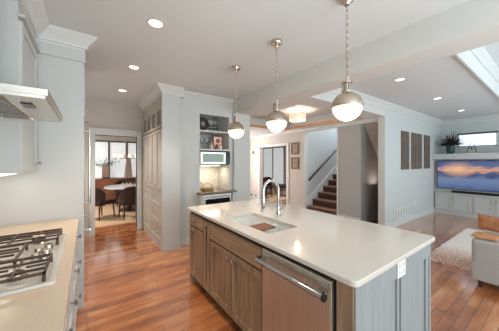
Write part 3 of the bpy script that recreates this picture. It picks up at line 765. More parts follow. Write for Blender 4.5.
MB().cyl((0, 0, 0.079), (0, 0, 0.092), 0.0015, n=6).out('wick', 'black', t)

# ================================================================== ISLAND
IX = 1.045
def island_unit(name, label, y1, y0, fronts, cat='cabinet'):
    w = y1-y0
    t = thing(name, label, cat, (IX, y1, 0), RM)
    if name == 'sink_base_cabinet':
        mbx((0.001, w-0.001, 0.0, 0.02, 0.10, 0.886), (0.001, 0.02, 0.02, 0.59, 0.10, 0.886), (w-0.02, w-0.001, 0.02, 0.59, 0.10, 0.886), (0.02, w-0.02, 0.02, 0.59, 0.10, 0.12), (0.02, w-0.02, 0.57, 0.59, 0.12, 0.886)).out('body', 'stain_d', t)
    else:
        B(0.001, w-0.001, 0.0, 0.59, 0.10, 0.886).out('body', 'stain_d', t)
    B(0.001, w-0.001, 0.06, 0.57, 0.0, 0.099).out('toe_kick', 'shadow', t)
    for k, x0, x1, z0, z1, kx, kz in fronts:
        if k == 'drawer': f = slab('drawer', x0+0.007, x1-0.007, z0+0.003, z1, 'stain_h', t)
        else: f = shaker('door', x0+0.007, x1-0.007, z0, z1-0.004, 'stain', t, mid=1)
        if kx is not None: knob(f, kx, kz, r=0.024)
    return t
island_unit('island_cabinet', 'grey brown island cabinet with top drawer at the far left corner', 2.70, 2.29, [('drawer', 0, 0.41, 0.72, 0.856, 0.205, 0.795), ('door', 0, 0.41, 0.115, 0.71, 0.205, 0.685)])
island_unit('island_cabinet', 'narrow grey brown pull out island cabinet left of the sink cabinet', 2.29, 2.13, [('door', 0, 0.16, 0.115, 0.856, 0.08, 0.80)])
island_unit('sink_base_cabinet', 'grey brown island cabinet with two doors under the sink', 2.13, 1.275, [('drawer', 0, 0.855, 0.69, 0.856, None, 0), ('door', 0, 0.4275, 0.115, 0.68, 0.385, 0.62), ('door', 0.4275, 0.855, 0.115, 0.68, 0.47, 0.62)])
# furniture foot at the corner
tag(MB().prism([(2.635, 0), (2.70, 0), (2.70, 0.098), (2.655, 0.098)], 'x', 1.03, 1.10).out('cabinet_foot', 'stain'), 'small wooden foot under the far corner of the island', 'foot')
# dishwasher
t = thing('dishwasher', 'stainless dishwasher with bar handle in the island', 'dishwasher', (IX, 1.268, 0), RM)
B(0.004, 0.586, 0.0, 0.57, 0.10, 0.882).out('body', 'black', t)
B(0.004, 0.586, 0.05, 0.5, 0.0, 0.099).out('toe_kick', 'black', t)
d = B(0.008, 0.572, -0.03, -0.001, 0.11, 0.865).out('door', 'steel', t, bevel=0.004)
mb = MB(); mb.cyl((0.02, -0.085, 0.80), (0.56, -0.085, 0.80), 0.018, n=16)
for x in (0.035, 0.535): mb.box(x-0.018, x+0.018, -0.090, -0.03, 0.784, 0.820)
mb.out('handle', 'chrome', d, smooth=True)
MB().cyl((0.562, -0.085, 0.80), (0.574, -0.085, 0.80), 0.0192, n=16).out('handle_cap', 'black', d, smooth=True)
# end of island: filler, two framed panels, back
t = thing('island_end_panel', 'panelled end of the island, daylight painted pale grey, below the counter corner', 'panel', (1.045, 0.59, 0))
mbx((0.0, 0.60, 0.012, 0.088, 0.0, 0.886), (0.595, 1.045, 0.012, 2.10, 0.0, 0.886)).out('body', 'stain_daylit', t)
B(-0.012, 0.0, 0.0, 0.086, 0.10, 0.886).out('corner_stile', 'stain', t)
def endpanel(x0, x1, lf, rf, top):
    mb = MB(); mb.box(x0, x0+lf, -0.008, 0.011, 0.0, 0.884); mb.box(x1-rf, x1, -0.008, 0.011, 0.0, 0.884)
    mb.box(x0+lf, x1-rf, -0.008, 0.011, 0.884-top, 0.884); mb.box(x0+lf, x1-rf, -0.008, 0.011, 0.0, 0.12); mb.box(x0+lf, x1-rf, 0.004, 0.011, 0.12, 0.884-top)
    return mb.out('framed_panel', 'stain_daylit', t)
endpanel(0.0, 0.492, 0.07, 0.03, 0.10); endpanel(0.511, 0.992, 0.03, 0.05, 0.10); 
B(1.008, 1.045, -0.008, 0.011, 0, 0.884).out('corner_strip', 'stain_daylit', t)
mbx((0.4925, 0.5105, -0.008, 0.011, 0.79, 0.884), (0.9925, 1.0075, -0.008, 0.011, 0.79, 0.884)).out('top_rail_block', 'stain_daylit', t)
mbx((0.490, 0.513, 0.002, 0.012, 0, 0.79), (0.990, 1.013, 0.002, 0.012, 0, 0.79)).out('gap_shadow_strip', 'shadow', t)
t = thing('electrical_outlet', 'white double outlet on the island end panel under the counter', 'outlet', (1.558, 0.582, 0.833))
B(-0.056, 0.056, -0.006, 0.0, -0.050, 0.050).out('plate', 'outlet', t, bevel=0.002)
mbx(*[(x-0.015, x+0.015, -0.009, -0.006, z-0.014, z+0.014) for x in (-0.025, 0.025) for z in (-0.02, 0.02)]).out('socket', 'trim', t)
# countertop with sink opening
def rrect(x0, x1, y0, y1, r, k=6):
    P = []
    for cx, cy, a0 in ((x1-r, y1-r, 0), (x0+r, y1-r, PI/2), (x0+r, y0+r, PI), (x1-r, y0+r, 1.5*PI)):
        for i in range(k+1): P.append((cx+r*math.cos(a0+PI/2*i/k), cy+r*math.sin(a0+PI/2*i/k)))
    return P
SX0, SX1, SY0, SY1 = 1.145, 1.49, 1.34, 2.01
mb = MB(); z0, z1 = 0.89, 0.92
e = 0.004
loops = []
for (dr, z) in ((0, z0+e), (0, z1-e), (e, z1)):
    loops.append([mb.bm.verts.new((p[0], p[1], z)) for p in rrect(1.008+dr, 2.135-dr, 0.56+dr, 2.735-dr, 0.035-dr)])
for (dr, z) in ((0, z1), (0, z0)):
    loops.append([mb.bm.verts.new((p[0], p[1], z)) for p in rrect(SX0, SX1, SY0, SY1, 0.03)])
loops.append([mb.bm.verts.new((p[0], p[1], z0)) for p in rrect(1.008+e, 2.135-e, 0.56+e, 2.735-e, 0.035-e)])
n = len(loops[0])
for a, b in zip(loops, loops[1:] + loops[:1]):
    for i in range(n): mb.bm.faces.new([a[i], a[(i+1)%n], b[(i+1)%n], b[i]])
tag(mb.out('island_countertop', 'quartz'), 'large pale quartz countertop covering the kitchen island', 'countertop')
# sink
t = thing('kitchen_sink', 'white undermount double bowl sink set in the island counter', 'sink', (0, 0, 0))
mb = MB()
def bowl(x0, x1, y0, y1, zb):
    tp = rrect(x0, x1, y0, y1, 0.03); 
    A = [mb.bm.verts.new((p[0], p[1], 0.888)) for p in tp]; D = [mb.bm.verts.new((p[0], p[1], zb+0.02)) for p in tp]
    E = [mb.bm.verts.new((p[0], p[1], zb)) for p in rrect(x0+0.02, x1-0.02, y0+0.02, y1-0.02, 0.02)]
    o1 = [mb.bm.verts.new((p[0], p[1], 0.888)) for p in rrect(x0-0.008, x1+0.008, y0-0.008, y1+0.008, 0.035)]
    o2 = [mb.bm.verts.new((p[0], p[1], zb-0.008)) for p in rrect(x0-0.008, x1+0.008, y0-0.008, y1+0.008, 0.035)]
    k = len(A)
    for P, Q in ((o1, A), (A, D), (D, E), (o2, o1)):
        for i in range(k): mb.bm.faces.new([P[i], P[(i+1)%k], Q[(i+1)%k], Q[i]])
    mb.bm.faces.new(E); mb.bm.faces.new(o2[::-1])
bowl(1.135, 1.50, 1.33, 1.60, 0.70)
bowl(1.135, 1.50, 1.62, 2.02, 0.68)
mb.out('basin', 'sink', t)
for y in (1.465, 1.82): MB().lathe([(0, 0.0), (0.04, 0), (0.042, 0.004), (0.03, 0.006), (0, 0.003)], (1.32, y, 0.683 if y > 1.6 else 0.703), 20).out('drain', 'chrome', t, smooth=True)
tag(B(1.15, 1.37, 1.50, 1.66, 0.889, 0.905).out('cutting_board', 'boardwood', bevel=0.004), 'small brown wooden cutting board lying across the sink bowls', 'cutting board')
# faucet
t = thing('kitchen_faucet', 'tall chrome gooseneck faucet behind the island sink', 'faucet', (1.61, 1.73, 0.92))
MB().lathe([(0, 0), (0.03, 0), (0.03, 0.008), (0.024, 0.012), (0.022, 0.10), (0.017, 0.108), (0, 0.108)], n=24).out('base', 'chrome', t, smooth=True)
pts = [(0, 0, 0.10), (0, 0, 0.22)]
R_ = 0.10
for i in range(13):
    a = PI*i/12; pts.append((-R_+R_*math.cos(a), 0, 0.27+R_*math.sin(a)))
pts.append((-2*R_, 0, 0.22))
m_ = MB(); m_.ref = (0, 1, 0); m_.tube(pts, 0.015, 14); m_.out('spout', 'chrome', t, smooth=True)
MB().lathe([(0, 0.10), (0.018, 0.10), (0.022, 0.12), (0.021, 0.20), (0.016, 0.225), (0, 0.225)], (-2*R_, 0, 0), 20).out('spray_head', 'chrome', t, smooth=True)
m_ = MB(); m_.cyl((0, 0, 0.065), (0.0, -0.05, 0.07), 0.011, n=12); m_.cyl((0, -0.05, 0.07), (0.0, -0.075, 0.13), 0.006, n=10); m_.out('lever', 'chrome', t, smooth=True)
t = thing('soap_dispenser', 'small chrome soap dispenser beside the faucet', 'soap dispenser', (1.61, 2.0, 0.92))
MB().lathe([(0, 0), (0.022, 0), (0.022, 0.006), (0.012, 0.01), (0.012, 0.05), (0, 0.052)], n=20).out('base', 'chrome', t, smooth=True)
m_ = MB(); m_.tube([(0, 0, 0.05), (0, 0, 0.075), (-0.03, 0, 0.085), (-0.07, 0, 0.075)], 0.006, 10); m_.out('spout', 'chrome', t, smooth=True)

# ================================================================== PENDANTS
GZ = 1.90
def pendant():
    t = thing('pendant_light', 'near', 'pendant light', (1.6, 0.96, 0), 0, 'globe pendants over the island')
    MB().lathe([(0, 2.738), (0.058, 2.738), (0.058, 2.722), (0.050, 2.70), (0.026, 2.685), (0.018, 2.668), (0, 2.668)], n=32).out('canopy', 'nickel', t, smooth=True)
    r = 0.111
    prof = [(0.0, GZ+r), (0.03, GZ+r-0.003)] + [(r*math.sin(a), GZ+r*math.cos(a)) for a in [0.35+(PI/2-0.35)*i/14 for i in range(15)]] + [(r-0.004, GZ), (0, GZ+0.02)]
    MB().lathe(prof, n=40).out('metal_dome', 'nickel', t, smooth=True)
    MB().lathe([(r-0.002, GZ+0.008), (r+0.004, GZ+0.006), (r+0.004, GZ-0.006), (r-0.002, GZ-0.008), (r-0.002, GZ+0.008)], n=40).out('band', 'nickel', t, smooth=True)
    MB().lathe([(0, GZ-0.001)] + [(r*0.985*math.sin(a), GZ-r*math.cos(a)*0.985) for a in [PI/2-(PI/2)*i/14 for i in range(15)]], n=40).out('glass_bowl', 'globe', t, smooth=True)
    mb = MB(); zt = GZ+r
    mb.lathe([(0, zt-0.006), (0.036, zt-0.006), (0.036, zt+0.006), (0.026, zt+0.008), (0.026, zt+0.062), (0.036, zt+0.064), (0.036, zt+0.076), (0.012, zt+0.080), (0, zt+0.080)], n=24)
    for k in range(3):
        a = 2*PI*k/3; mb.cyl((0.034*math.cos(a), 0.034*math.sin(a), zt), (0.034*math.cos(a), 0.034*math.sin(a), zt+0.074), 0.0045, n=8)
    mb.torus((0, 0, zt+0.097), 0.018, 0.0035, 'y', 20, 8)
    mb.out('neck', 'nickel', t, smooth=True)
    mb = MB(); z = zt+0.114; k = 0
    while z < 2.672:
        mb.torus((0, 0, z+0.008), 0.013, 0.0027, 'y' if k % 2 else 'x', 14, 6, sx=0.62, sy=1.25); z += 0.0265; k += 1
    mb.out('chain', 'nickel', t, smooth=True)
    l = bpy.data.lights.new('pendant_bulb', 'POINT'); l.energy = 4.0; l.color = (1, 0.86, 0.68); l.shadow_soft_size = 0.08
    o = bpy.data.objects.new('pendant_bulb', l); C.objects.link(o); o.location = (0, 0, GZ-0.20); o.parent = t
    return t
p = pendant(); p['label'] = 'nickel and white globe pendant nearest the camera, over the near end of the island'
dup(p, (1.6, 1.745, 0), 0, 'nickel and white globe pendant in the middle, above the island sink')
dup(p, (1.6, 2.53, 0), 0, 'nickel and white globe pendant farthest away, in front of the microwave niche')

# recessed downlights
def downlight(loc, label, group, z=2.74, power=14, col=(1, 0.83, 0.64)):
    t = thing('recessed_light', label, 'recessed light', (loc[0], loc[1], z-0.001), 0, group)
    MB().lathe([(0.055, 0), (0.075, -0.001), (0.078, -0.006), (0.06, -0.007), (0.055, 0)], n=32).out('trim_ring', 'trim', t, smooth=True)
    MB().lathe([(0, -0.001), (0.056, -0.001), (0.056, -0.004), (0, -0.004)], n=32).out('lens', 'lens', t)
    d = bpy.data.lights.new('downlight_beam', 'SPOT'); d.energy = power; d.spot_size = math.radians(95); d.spot_blend = 0.7; d.shadow_soft_size = 0.05; d.color = col
    o = bpy.data.objects.new('downlight_beam', d); C.objects.link(o); o.parent = t; o.location = (0, 0, -0.02)
    return t
for y, l in ((2.16, 'round recessed ceiling light over the kitchen aisle, nearest in view'), (3.33, 'round recessed kitchen ceiling light in the middle of the aisle row'), (4.53, 'round recessed kitchen ceiling light closest to the dining doorway')):
    downlight((0.505, y), l, 'kitchen ceiling lights', power=74)
for x, l in ((3.87, 'recessed family room ceiling light nearest the beam'), (5.62, 'recessed family room ceiling light in the middle of its row'), (7.4, 'recessed family room ceiling light nearest the television wall')):
    downlight((x, 1.46), l, 'family room ceiling lights', power=6, col=(1, 0.95, 0.9))
# foyer drum light
t = thing('drum_ceiling_light', 'round linen drum ceiling light in the foyer tray', 'ceiling light', (4.15, 3.78, 2.56))
MB().lathe([(0.20, -0.08), (0.20, 0.08), (0.195, 0.08), (0.195, -0.08), (0.20, -0.08)], n=40).out('shade', 'drum', t, smooth=True)
MB().lathe([(0, -0.074), (0.19, -0.074), (0.19, -0.068), (0, -0.068)], n=40).out('diffuser', 'drumdiff', t)
mb = MB(); mb.lathe([(0, 0.179), (0.07, 0.179), (0.06, 0.165), (0, 0.165)], n=24); mb.cyl((0, 0, 0.0), (0, 0, 0.17), 0.008, n=10)
for k in range(3):
    a = 2*PI*k/3+0.4; mb.cyl((0, 0, 0.07), (0.197*math.cos(a), 0.197*math.sin(a), 0.075), 0.004, n=6); mb.box(0.2*math.cos(a)-0.004, 0.2*math.cos(a)+0.004, 0.2*math.sin(a)-0.004, 0.2*math.sin(a)+0.004, -0.085, 0.085)
mb.out('stem', 'nickel', t, smooth=True)
for z, e_ in ((0.03, 16), (-0.12, 4)):
    l = bpy.data.lights.new('drum_bulb', 'POINT'); l.energy = e_; l.color = (1, 0.82, 0.62); l.shadow_soft_size = 0.02
    o = bpy.data.objects.new('drum_bulb', l); C.objects.link(o); o.location = (0.03 if z > 0 else 0, 0, z); o.parent = t

# ================================================================== STAIRS
t = thing('staircase', 'dark wood staircase rising behind the foyer opening', 'staircase', (5.36, 3.47, 0))
for i in range(14):
    x = 0.262*i; z = 0.18*(i+1)
    mbx((x, x+0.02, 0.0, 1.03, z-0.18, z-0.035)).out('riser', 'riser', t)
    B(x-0.025, x+0.262, 0.0, 1.03, z-0.035, z).out('tread', 'tread', t, bevel=0.006)
MB().prism([(0.0-0.05, 0), (0.0-0.05, 0.30), (3.65, 0.30+0.687*3.70), (3.65, 0)], 'y', 1.031, 1.054).out('skirt_board', 'trim', t)
t = thing('handrail', 'dark wooden handrail on the stairwell wall', 'handrail', (5.40, 4.43, 0))
mb = MB(); mb.ref = (0, 1, 0)
mb.tube([(0.0, 0.03, 0.93), (0.0, 0, 0.95), (0.06, 0, 1.0), (3.5, 0, 1.0+0.687*3.44)], [0.02, 0.028, 0.03, 0.03], 10)
mb.out('rail', 'rail', t, smooth=True)
for x in (0.5, 1.6, 2.7):
    z = 1.0+0.687*(x-0.06); m_ = MB(); m_.tube([(x, 0, z-0.025), (x, 0.03, z-0.07), (x, 0.098, z-0.07)], 0.008, 8); m_.out('bracket', 'winframe', t, smooth=True)

# foyer wall pictures, thermostat, low outlets, vent, outlet
for z0, l in ((1.72, 'upper of two small dark framed pictures on the foyer wall'), (1.26, 'lower of two small dark framed pictures on the foyer wall')):
    t = thing('framed_picture', l, 'picture', (5.298, 4.92, z0), RM, 'pair of small framed foyer pictures')
    w, h = 0.15, 0.37
    mbx((-w, w, -0.025, 0, 0, 0.035), (-w, w, -0.025, 0, h-0.035, h), (-w, -w+0.035, -0.025, 0, 0.035, h-0.035), (w-0.035, w, -0.025, 0, 0.035, h-0.035)).out('frame', 'frame_t', t)
    B(-w+0.035, w-0.035, -0.012, -0.001, 0.035, h-0.035).out('print', 'paper', t)
t = thing('thermostat', 'small thermostat on the beige foyer wall left of the den doorway', 'thermostat', (5.299, 7.10, 1.80), RM)
B(-0.04, 0.04, -0.025, 0, 0, 0.11).out('body', 'winframe', t, bevel=0.004)
for y, l in ((7.22, 'left of two dark outlets low on the foyer wall'), (6.93, 'right of two dark outlets low on the foyer wall')):
    t = thing('electrical_outlet', l, 'outlet', (5.283 if False else 5.298, y, 0.14), RM, 'low foyer wall outlets')
    B(-0.07, 0.07, -0.012, 0, 0, 0.11).out('plate', 'outlet', t)
    B(-0.045, 0.045, -0.018, -0.012, 0.02, 0.09).out('socket', 'black', t)
t = thing('air_return_grille', 'white slotted air return grille low on the family room wall', 'vent', (5.60, 2.249, 0.17))
mbx((0, 0.9, -0.010, 0, 0, 0.03), (0, 0.9, -0.010, 0, 0.20, 0.23), *[(i*0.15, i*0.15+0.09 if i < 6 else 0.9, -0.010, 0, 0.03, 0.20) for i in range(6)]).out('frame', 'trim', t)
B(0.01, 0.89, -0.004, -0.0005, 0.03, 0.20).out('louvres', 'wall_g', t)
t = thing('electrical_outlet', 'white outlet on the family room wall right of the air grille', 'outlet', (6.9, 2.249, 0.36))
B(-0.036, 0.036, -0.006, 0, 0, 0.115).out('plate', 'outlet', t)
mbx((-0.017, 0.017, -0.008, -0.006, 0.012, 0.05), (-0.017, 0.017, -0.008, -0.006, 0.065, 0.103)).out('socket', 'trim', t)

# ================================================================== FAMILY ROOM
for x0, x1, l in ((6.02, 6.45, 'left'), (6.63, 7.30, 'middle, widest'), (7.51, 7.92, 'right')):
    t = thing('wall_art_panel', '%s of the three tall grey relief panels on the family room wall' % l, 'wall art', (x0, 2.249, 1.30), 0, 'three tall relief panels')
    B(0, x1-x0, -0.025, 0, 0, 0.92).out('panel_box', 'artedge', t)
    mb = MB(); n = 7; w = (x1-x0)/n
    for i in range(n): mb.box(i*w+0.004, (i+1)*w-0.004, -0.029-0.003*(i % 3), -0.025, 0.006, 0.914)
    mb.out('relief', 'art', t)
# media cabinets
def media(label, y1, y0):
    w = y1-y0
    t = thing('media_cabinet', label, 'cabinet', (8.34, y1, 0), RM, 'media cabinets under the television')
    mbx((0.001, w-0.001, 0.0, 0.55, 0.0, 0.58)).out('body', 'cab', t)
    mbx((0.001, w-0.001, -0.025, 0.0, 0.0, 0.10)).out('plinth', 'cab', t)
    for i, (x0, x1) in enumerate(((0.02, w/2-0.003), (w/2+0.003, w-0.02))):
        f = shaker('door', x0, x1, 0.12, 0.55, 'cab', t, fr=0.06)
        bar(f, (x1-0.03 if i == 0 else x0+0.03, -0.02, 0.42), (x1-0.03 if i == 0 else x0+0.03, -0.02, 0.50), off=0.025, r=0.006, m='nickel')
    return t
media('white two door media cabinet in the corner under the television', 2.23, 1.42)
media('white two door media cabinet in the middle of the television wall', 1.42, 0.60)
media('white two door media cabinet at the right edge of the photo', 0.60, -0.22)
tag(B(8.30, 8.895, -1.0, 2.245, 0.582, 0.615).out('media_cabinet_top', 'cab', bevel=0.003), 'white top board across the media cabinets', 'cabinet top')  # top board of the media cabinets
# TV box-out + shelf
struct(B(8.42, 8.9, -1.0, 2.245, 0.616, 1.56).out('wall_television_backing', 'wall_l'))
tag(mbx((8.20, 8.895, -1.0, 2.245, 1.56, 1.71)).out('mantel_shelf', 'wall_l', bevel=0.004), 'thick pale ledge above the television holding the plant and sculpture', 'shelf')
t = thing('television', 'large flat television showing a sunset over clouds', 'television', (8.33, 2.17, 0.72), RM)
B(0.0, 1.45, 0.0, 0.055, 0.0, 0.80).out('housing', 'black', t, bevel=0.003)
B(0.012, 1.438, -0.004, -0.0005, 0.015, 0.788).out('screen', 'tv', t)
B(0.5, 0.9, 0.055, 0.088, 0.2, 0.6).out('wall_mount', 'black', t)
t = thing('soundbar', 'long black soundbar under the television', 'soundbar', (8.36, 1.86, 0.617), RM)
B(0, 0.95, 0.0, 0.07, 0, 0.06).out('body', 'black', t, bevel=0.008)
B(0.02, 0.93, -0.003, 0.0, 0.008, 0.052).out('grille', 'black', t)
# plant in dark vase
def frond(mb, base, dirv, L, droop, w):
    n = 5; prev = None; side = Vector(dirv).cross(Vector((0,0,1))).normalized()*w
    d = Vector(dirv).normalized()
    for i in range(n+1):
        s = i/n; p = Vector(base)+d*L*s+Vector((0,0,-droop*s*s*L)); ww = side*(1-0.85*s)
        up = Vector((0, 0, w*0.5*(1-s)))
        row = [mb.bm.verts.new(p-ww), mb.bm.verts.new(p+up), mb.bm.verts.new(p+ww), mb.bm.verts.new(p-up)]
        if prev:
            for k in range(4): mb.bm.faces.new([prev[k], prev[(k+1)%4], row[(k+1)%4], row[k]])
        else: mb.bm.faces.new(row)
        prev = row
    mb.bm.faces.new(prev[::-1])
t = thing('potted_plant', 'spiky dark plum plant in a teal vase on the corner ledge', 'plant', (8.48, 1.90, 1.71))
MB().lathe([(0, 0), (0.07, 0), (0.09, 0.06), (0.10, 0.16), (0.098, 0.24), (0.09, 0.26), (0.083, 0.26), (0.085, 0.22), (0, 0.21)], n=28).out('vase', 'vase_b', t, smooth=True)
mb = MB()
for i in range(230):
    a = random.uniform(0, 2*PI); e = random.uniform(0.05, 1.35)
    d = (math.cos(a)*math.cos(e), math.sin(a)*math.cos(e), math.sin(e)); L = random.uniform(0.2, 0.42) * (1.0 if i % 3 else 1.3)
    if d[1] > 0: L = min(L, 0.30/max(0.3, abs(d[1])))
    if d[0] > 0: L = min(L, 0.33/max(0.3, abs(d[0])))
    frond(mb, (d[0]*0.03, d[1]*0.03, 0.25), d, L, 0.15, 0.013)
for i in range(60):
    a = random.uniform(0, 2*PI); rr = random.uniform(0.02, 0.15)
    frond(mb, (rr*math.cos(a), rr*math.sin(a), 0.27+random.uniform(0, 0.15)), (math.cos(a), math.sin(a), 0.4), 0.10, 0.3, 0.02)
tag(mb.out('foliage', 'leafdark', t))
mb = MB()
for i in range(16):
    a = random.uniform(-2.6, -0.6); e = random.uniform(0.1, 1.2)
    d = (math.cos(a)*math.cos(e), math.sin(a)*math.cos(e), math.sin(e)); frond(mb, (0, 0, 0.25), d, random.uniform(0.35, 0.55), 0.1, 0.004)
mb.out('twigs', 'leafdark', t)
# wire sculpture
t = thing('wire_sculpture', 'open wire figure sculpture on a long base on the ledge before the window', 'sculpture', (8.46, 1.46, 1.71))
t.scale = (1, 0.75, 0.9)
B(-0.04, 0.04, -0.30, 0.28, 0, 0.012).out('base', 'nickel', t)
m_ = MB(); m_.ref = (1, 0, 0)
m_.tube([(0, 0.15, 0.012), (0, 0.13, 0.10), (0, 0.10, 0.14), (0, 0.06, 0.25), (0, 0.0, 0.34), (0, -0.03, 0.36), (0, -0.06, 0.30), (0, -0.08, 0.20), (0, -0.12, 0.12), (0, -0.15, 0.012)], 0.006, 8)
m_.tube([(0, 0.10, 0.14), (0, 0.0, 0.20), (0, -0.08, 0.20)], 0.005, 8); m_.tube([(0, 0.05, 0.25), (0, 0.12, 0.04), (0, 0.10, 0.012)], 0.005, 8); m_.tube([(0, -0.05, 0.28), (0, -0.12, 0.05), (0, -0.12, 0.012)], 0.005, 8)
m_.out('figure', 'wire', t, smooth=True)
m_ = MB(); m_.lathe([(0, -0.025), (0.018, -0.018), (0.025, 0), (0.018, 0.018), (0, 0.025)], (0, 0.0, 0.16), 14); m_.out('ball', 'black', t, smooth=True)

# rug
t = thing('area_rug', 'cream shag rug with tan mottling along one side between sofa and television', 'rug', (4.2, -1.5, 0))
mb = MB(); nx, ny = 110, 110; Wd, Hd = 2.65, 2.77; V = []
for j in range(ny+1):
    row = []
    for i in range(nx+1):
        edge = i in (0, nx) or j in (0, ny)
        z = 0.002 if edge else 0.016+random.random()*0.009
        jx = random.uniform(-0.006, 0.006)
        row.append(mb.bm.verts.new((Wd*i/nx+jx*(1 if not edge else 1.6), Hd*j/ny+random.uniform(-0.012, 0.012), z)))
    V.append(row)
for j in range(ny):
    for i in range(nx): mb.bm.faces.new([V[j][i], V[j][i+1], V[j+1][i+1], V[j+1][i]])
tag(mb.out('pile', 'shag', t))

# sofa (back towards the camera side, X = 3.72)
t = thing('sofa', 'light grey fabric sofa seen from behind at the right edge', 'sofa', (3.72, -1.45, 0))
L = 2.10
def cushion(x0, x1, y0, y1, z0, z1, bev=0.05):
    return B(x0, x1, y0, y1, z0, z1)
B(0, 0.95, 0.0, L, 0.09, 0.30).out('base', 'sofa', t, bevel=0.02, seg=3)
B(0, 0.22, 0.0, L, 0.24, 0.575).out('backrest', 'sofa', t, bevel=0.045, seg=4)
for y0, y1 in ((0, 0.20), (L-0.20, L)): B(0.02, 0.95, y0, y1, 0.24, 0.565).out('arm', 'sofa', t, bevel=0.045, seg=4)
for k in range(2): B(0.23, 0.97, 0.21+k*0.845, 0.21+(k+1)*0.84, 0.28, 0.44).out('seat_cushion', 'sofa', t, bevel=0.04, seg=4)
for x in (0.07, 0.88):
    for y in (0.07, L-0.07): MB().cyl((x, y, 0.034 if x > 0.5 else 0.0), (x, y, 0.10), 0.018, 0.026, n=12).out('leg', 'darkwood', t)
# pillow and throw
def pillow(name, label, cat, loc, rot, w, h, d, m):
    mb = MB(); n = 14; rows = []
    for sgn in (1, -1):
        R = []
        for j in range(n+1):
            row = []
            for i in range(n+1):
                u = i/n*2-1; v = j/n*2-1
                f = max(0, (1-u**4)*(1-v**4))**0.6
                k = 1-0.08*(u*u)*(1-abs(v))-0.0
                row.append(mb.bm.verts.new((u*w/2*(1-0.07*(1-v*v)), sgn*d/2*f+random.uniform(-0.002, 0.002)*f, h/2+v*h/2*(1-0.07*(1-u*u)))))
            R.append(row)
        for j in range(n):
            for i in range(n): mb.bm.faces.new([R[j][i], R[j][i+1], R[j+1][i+1], R[j+1][i]])
    bmesh.ops.remove_doubles(mb.bm, verts=mb.bm.verts, dist=0.004)
    o = mb.out(name, m, None, loc, smooth=True); o.rotation_euler = rot
    return tag(o, label, cat)
pillow('throw_pillow', 'crumpled rust brown cushion resting on the sofa corner', 'pillow', (4.12, 0.50, 0.605), (math.radians(-25), math.radians(10), math.radians(-60)), 0.34, 0.20, 0.09, 'rustdark')
mb = MB(); pr = []
for i in range(13):
    x = 3.74+0.30*i/12; row = []
    for j in range(9):
        a = j/8; y = 0.44+0.215*a
        z = 0.580+0.006*math.sin(i*1.3+j)+0.004*random.random() 
        row.append((x, y, z))
    pr.append(row)
T_ = [[mb.bm.verts.new((p[0], p[1], p[2]+0.018)) for p in r_] for r_ in pr]; U_ = [[mb.bm.verts.new(p) for p in r_] for r_ in pr]
for G_ in (T_, U_):
    for i in range(12):
        for j in range(8): mb.bm.faces.new([G_[i][j], G_[i+1][j], G_[i+1][j+1], G_[i][j+1]])
for i in range(12):
    for j in (0, 8): mb.bm.faces.new([T_[i][j], T_[i+1][j], U_[i+1][j], U_[i][j]])
for j in range(8):
    for i in (0, 12): mb.bm.faces.new([T_[i][j], T_[i][j+1], U_[i][j+1], U_[i][j]])
tag(mb.out('throw_blanket', 'orange', smooth=True), 'rust orange throw folded over the sofa corner', 'blanket')

# ================================================================== DINING ROOM
def chair(loc, rz, label):
    t = thing('dining_chair', label, 'chair', loc, rz, 'dark dining chairs')
    B(-0.25, 0.25, -0.23, 0.27, 0.38, 0.48).out('seat', 'upholst', t, bevel=0.03, seg=3)
    # curved barrel back (chair faces +y)
    mb = MB(); n = 14; rows = []
    for i in range(n+1):
        a = math.radians(200+140*i/n); top = 0.84-0.16*abs(i/n*2-1)**3
        ci, si = math.cos(a), math.sin(a)
        r0, r1 = 0.235, 0.285
        rows.append([mb.bm.verts.new((r*ci*sc, 0.02+r*si*sc, z)) for r, z, sc in ((r0, 0.40, 1), (r1, 0.36, 1), (r1, top-0.02, 1.06), ((r0+r1)/2, top, 1.06), (r0, top-0.02, 1.06))])
    for a_, b_ in zip(rows, rows[1:]):
        for k in range(5): mb.bm.faces.new([a_[k], a_[(k+1)%5], b_[(k+1)%5], b_[k]])
    mb.bm.faces.new(rows[0]); mb.bm.faces.new(rows[-1][::-1])
    mb.out('backrest', 'upholst', t, smooth=True)
    for x, y in ((-0.2, -0.18), (0.2, -0.18), (-0.2, 0.22), (0.2, 0.22)):
        MB().cyl((x*1.08, y*1.12, 0.0), (x, y, 0.39), 0.014, 0.022, n=10).out('leg', 'darkwood', t)
    return t
tag(B(-0.6, 2.6, 6.15, 9.2, 0.001, 0.012).out('dining_rug', 'rugbeige'), 'beige rug under the dining table and chairs', 'rug')
c0 = chair((0.94, 6.72, 0.013), 0.15, 'dark dining chair on the right, its back towards the kitchen')
dup(c0, (0.27, 7.06, 0.013), -0.9, 'dark dining chair on the left, turned towards the table')
dup(c0, (1.02, 8.78, 0.013), PI, 'dark dining chair on the far side of the table')
t = thing('dining_table', 'pale topped dining table beyond the doorway', 'table', (1.05, 7.80, 0.012))
mb = MB(); mb.prism([(0.65*math.cos(2*PI*i/40), 0.75*math.sin(2*PI*i/40)) for i in range(40)], 'z', 0.70, 0.738); mb.out('tabletop', 'tabletop', t)
MB().lathe([(0, 0), (0.30, 0), (0.28, 0.03), (0.07, 0.08), (0.06, 0.60), (0.2, 0.70), (0, 0.70)], n=28).out('pedestal', 'darkwood', t, smooth=True)
t = thing('centrepiece_tray', 'white tray with candles on the dining table', 'tray', (1.0, 7.95, 0.75))
B(-0.16, 0.16, -0.08, 0.08, 0, 0.02).out('tray', 'cream', t)
for k in range(3): MB().cyl((-0.1+0.1*k, 0, 0.02), (-0.1+0.1*k, 0, 0.08), 0.025, n=14).out('candle', 'trim', t)
t = thing('sideboard', 'long reddish brown sideboard under the dining room windows', 'sideboard', (0.6, 9.22, 0))
mbx((-1.6, 2.2, 0.0, 0.24, 0.08, 0.86), (-1.55, 2.15, 0.03, 0.2, 0, 0.08)).out('body', 'brownwood', t)
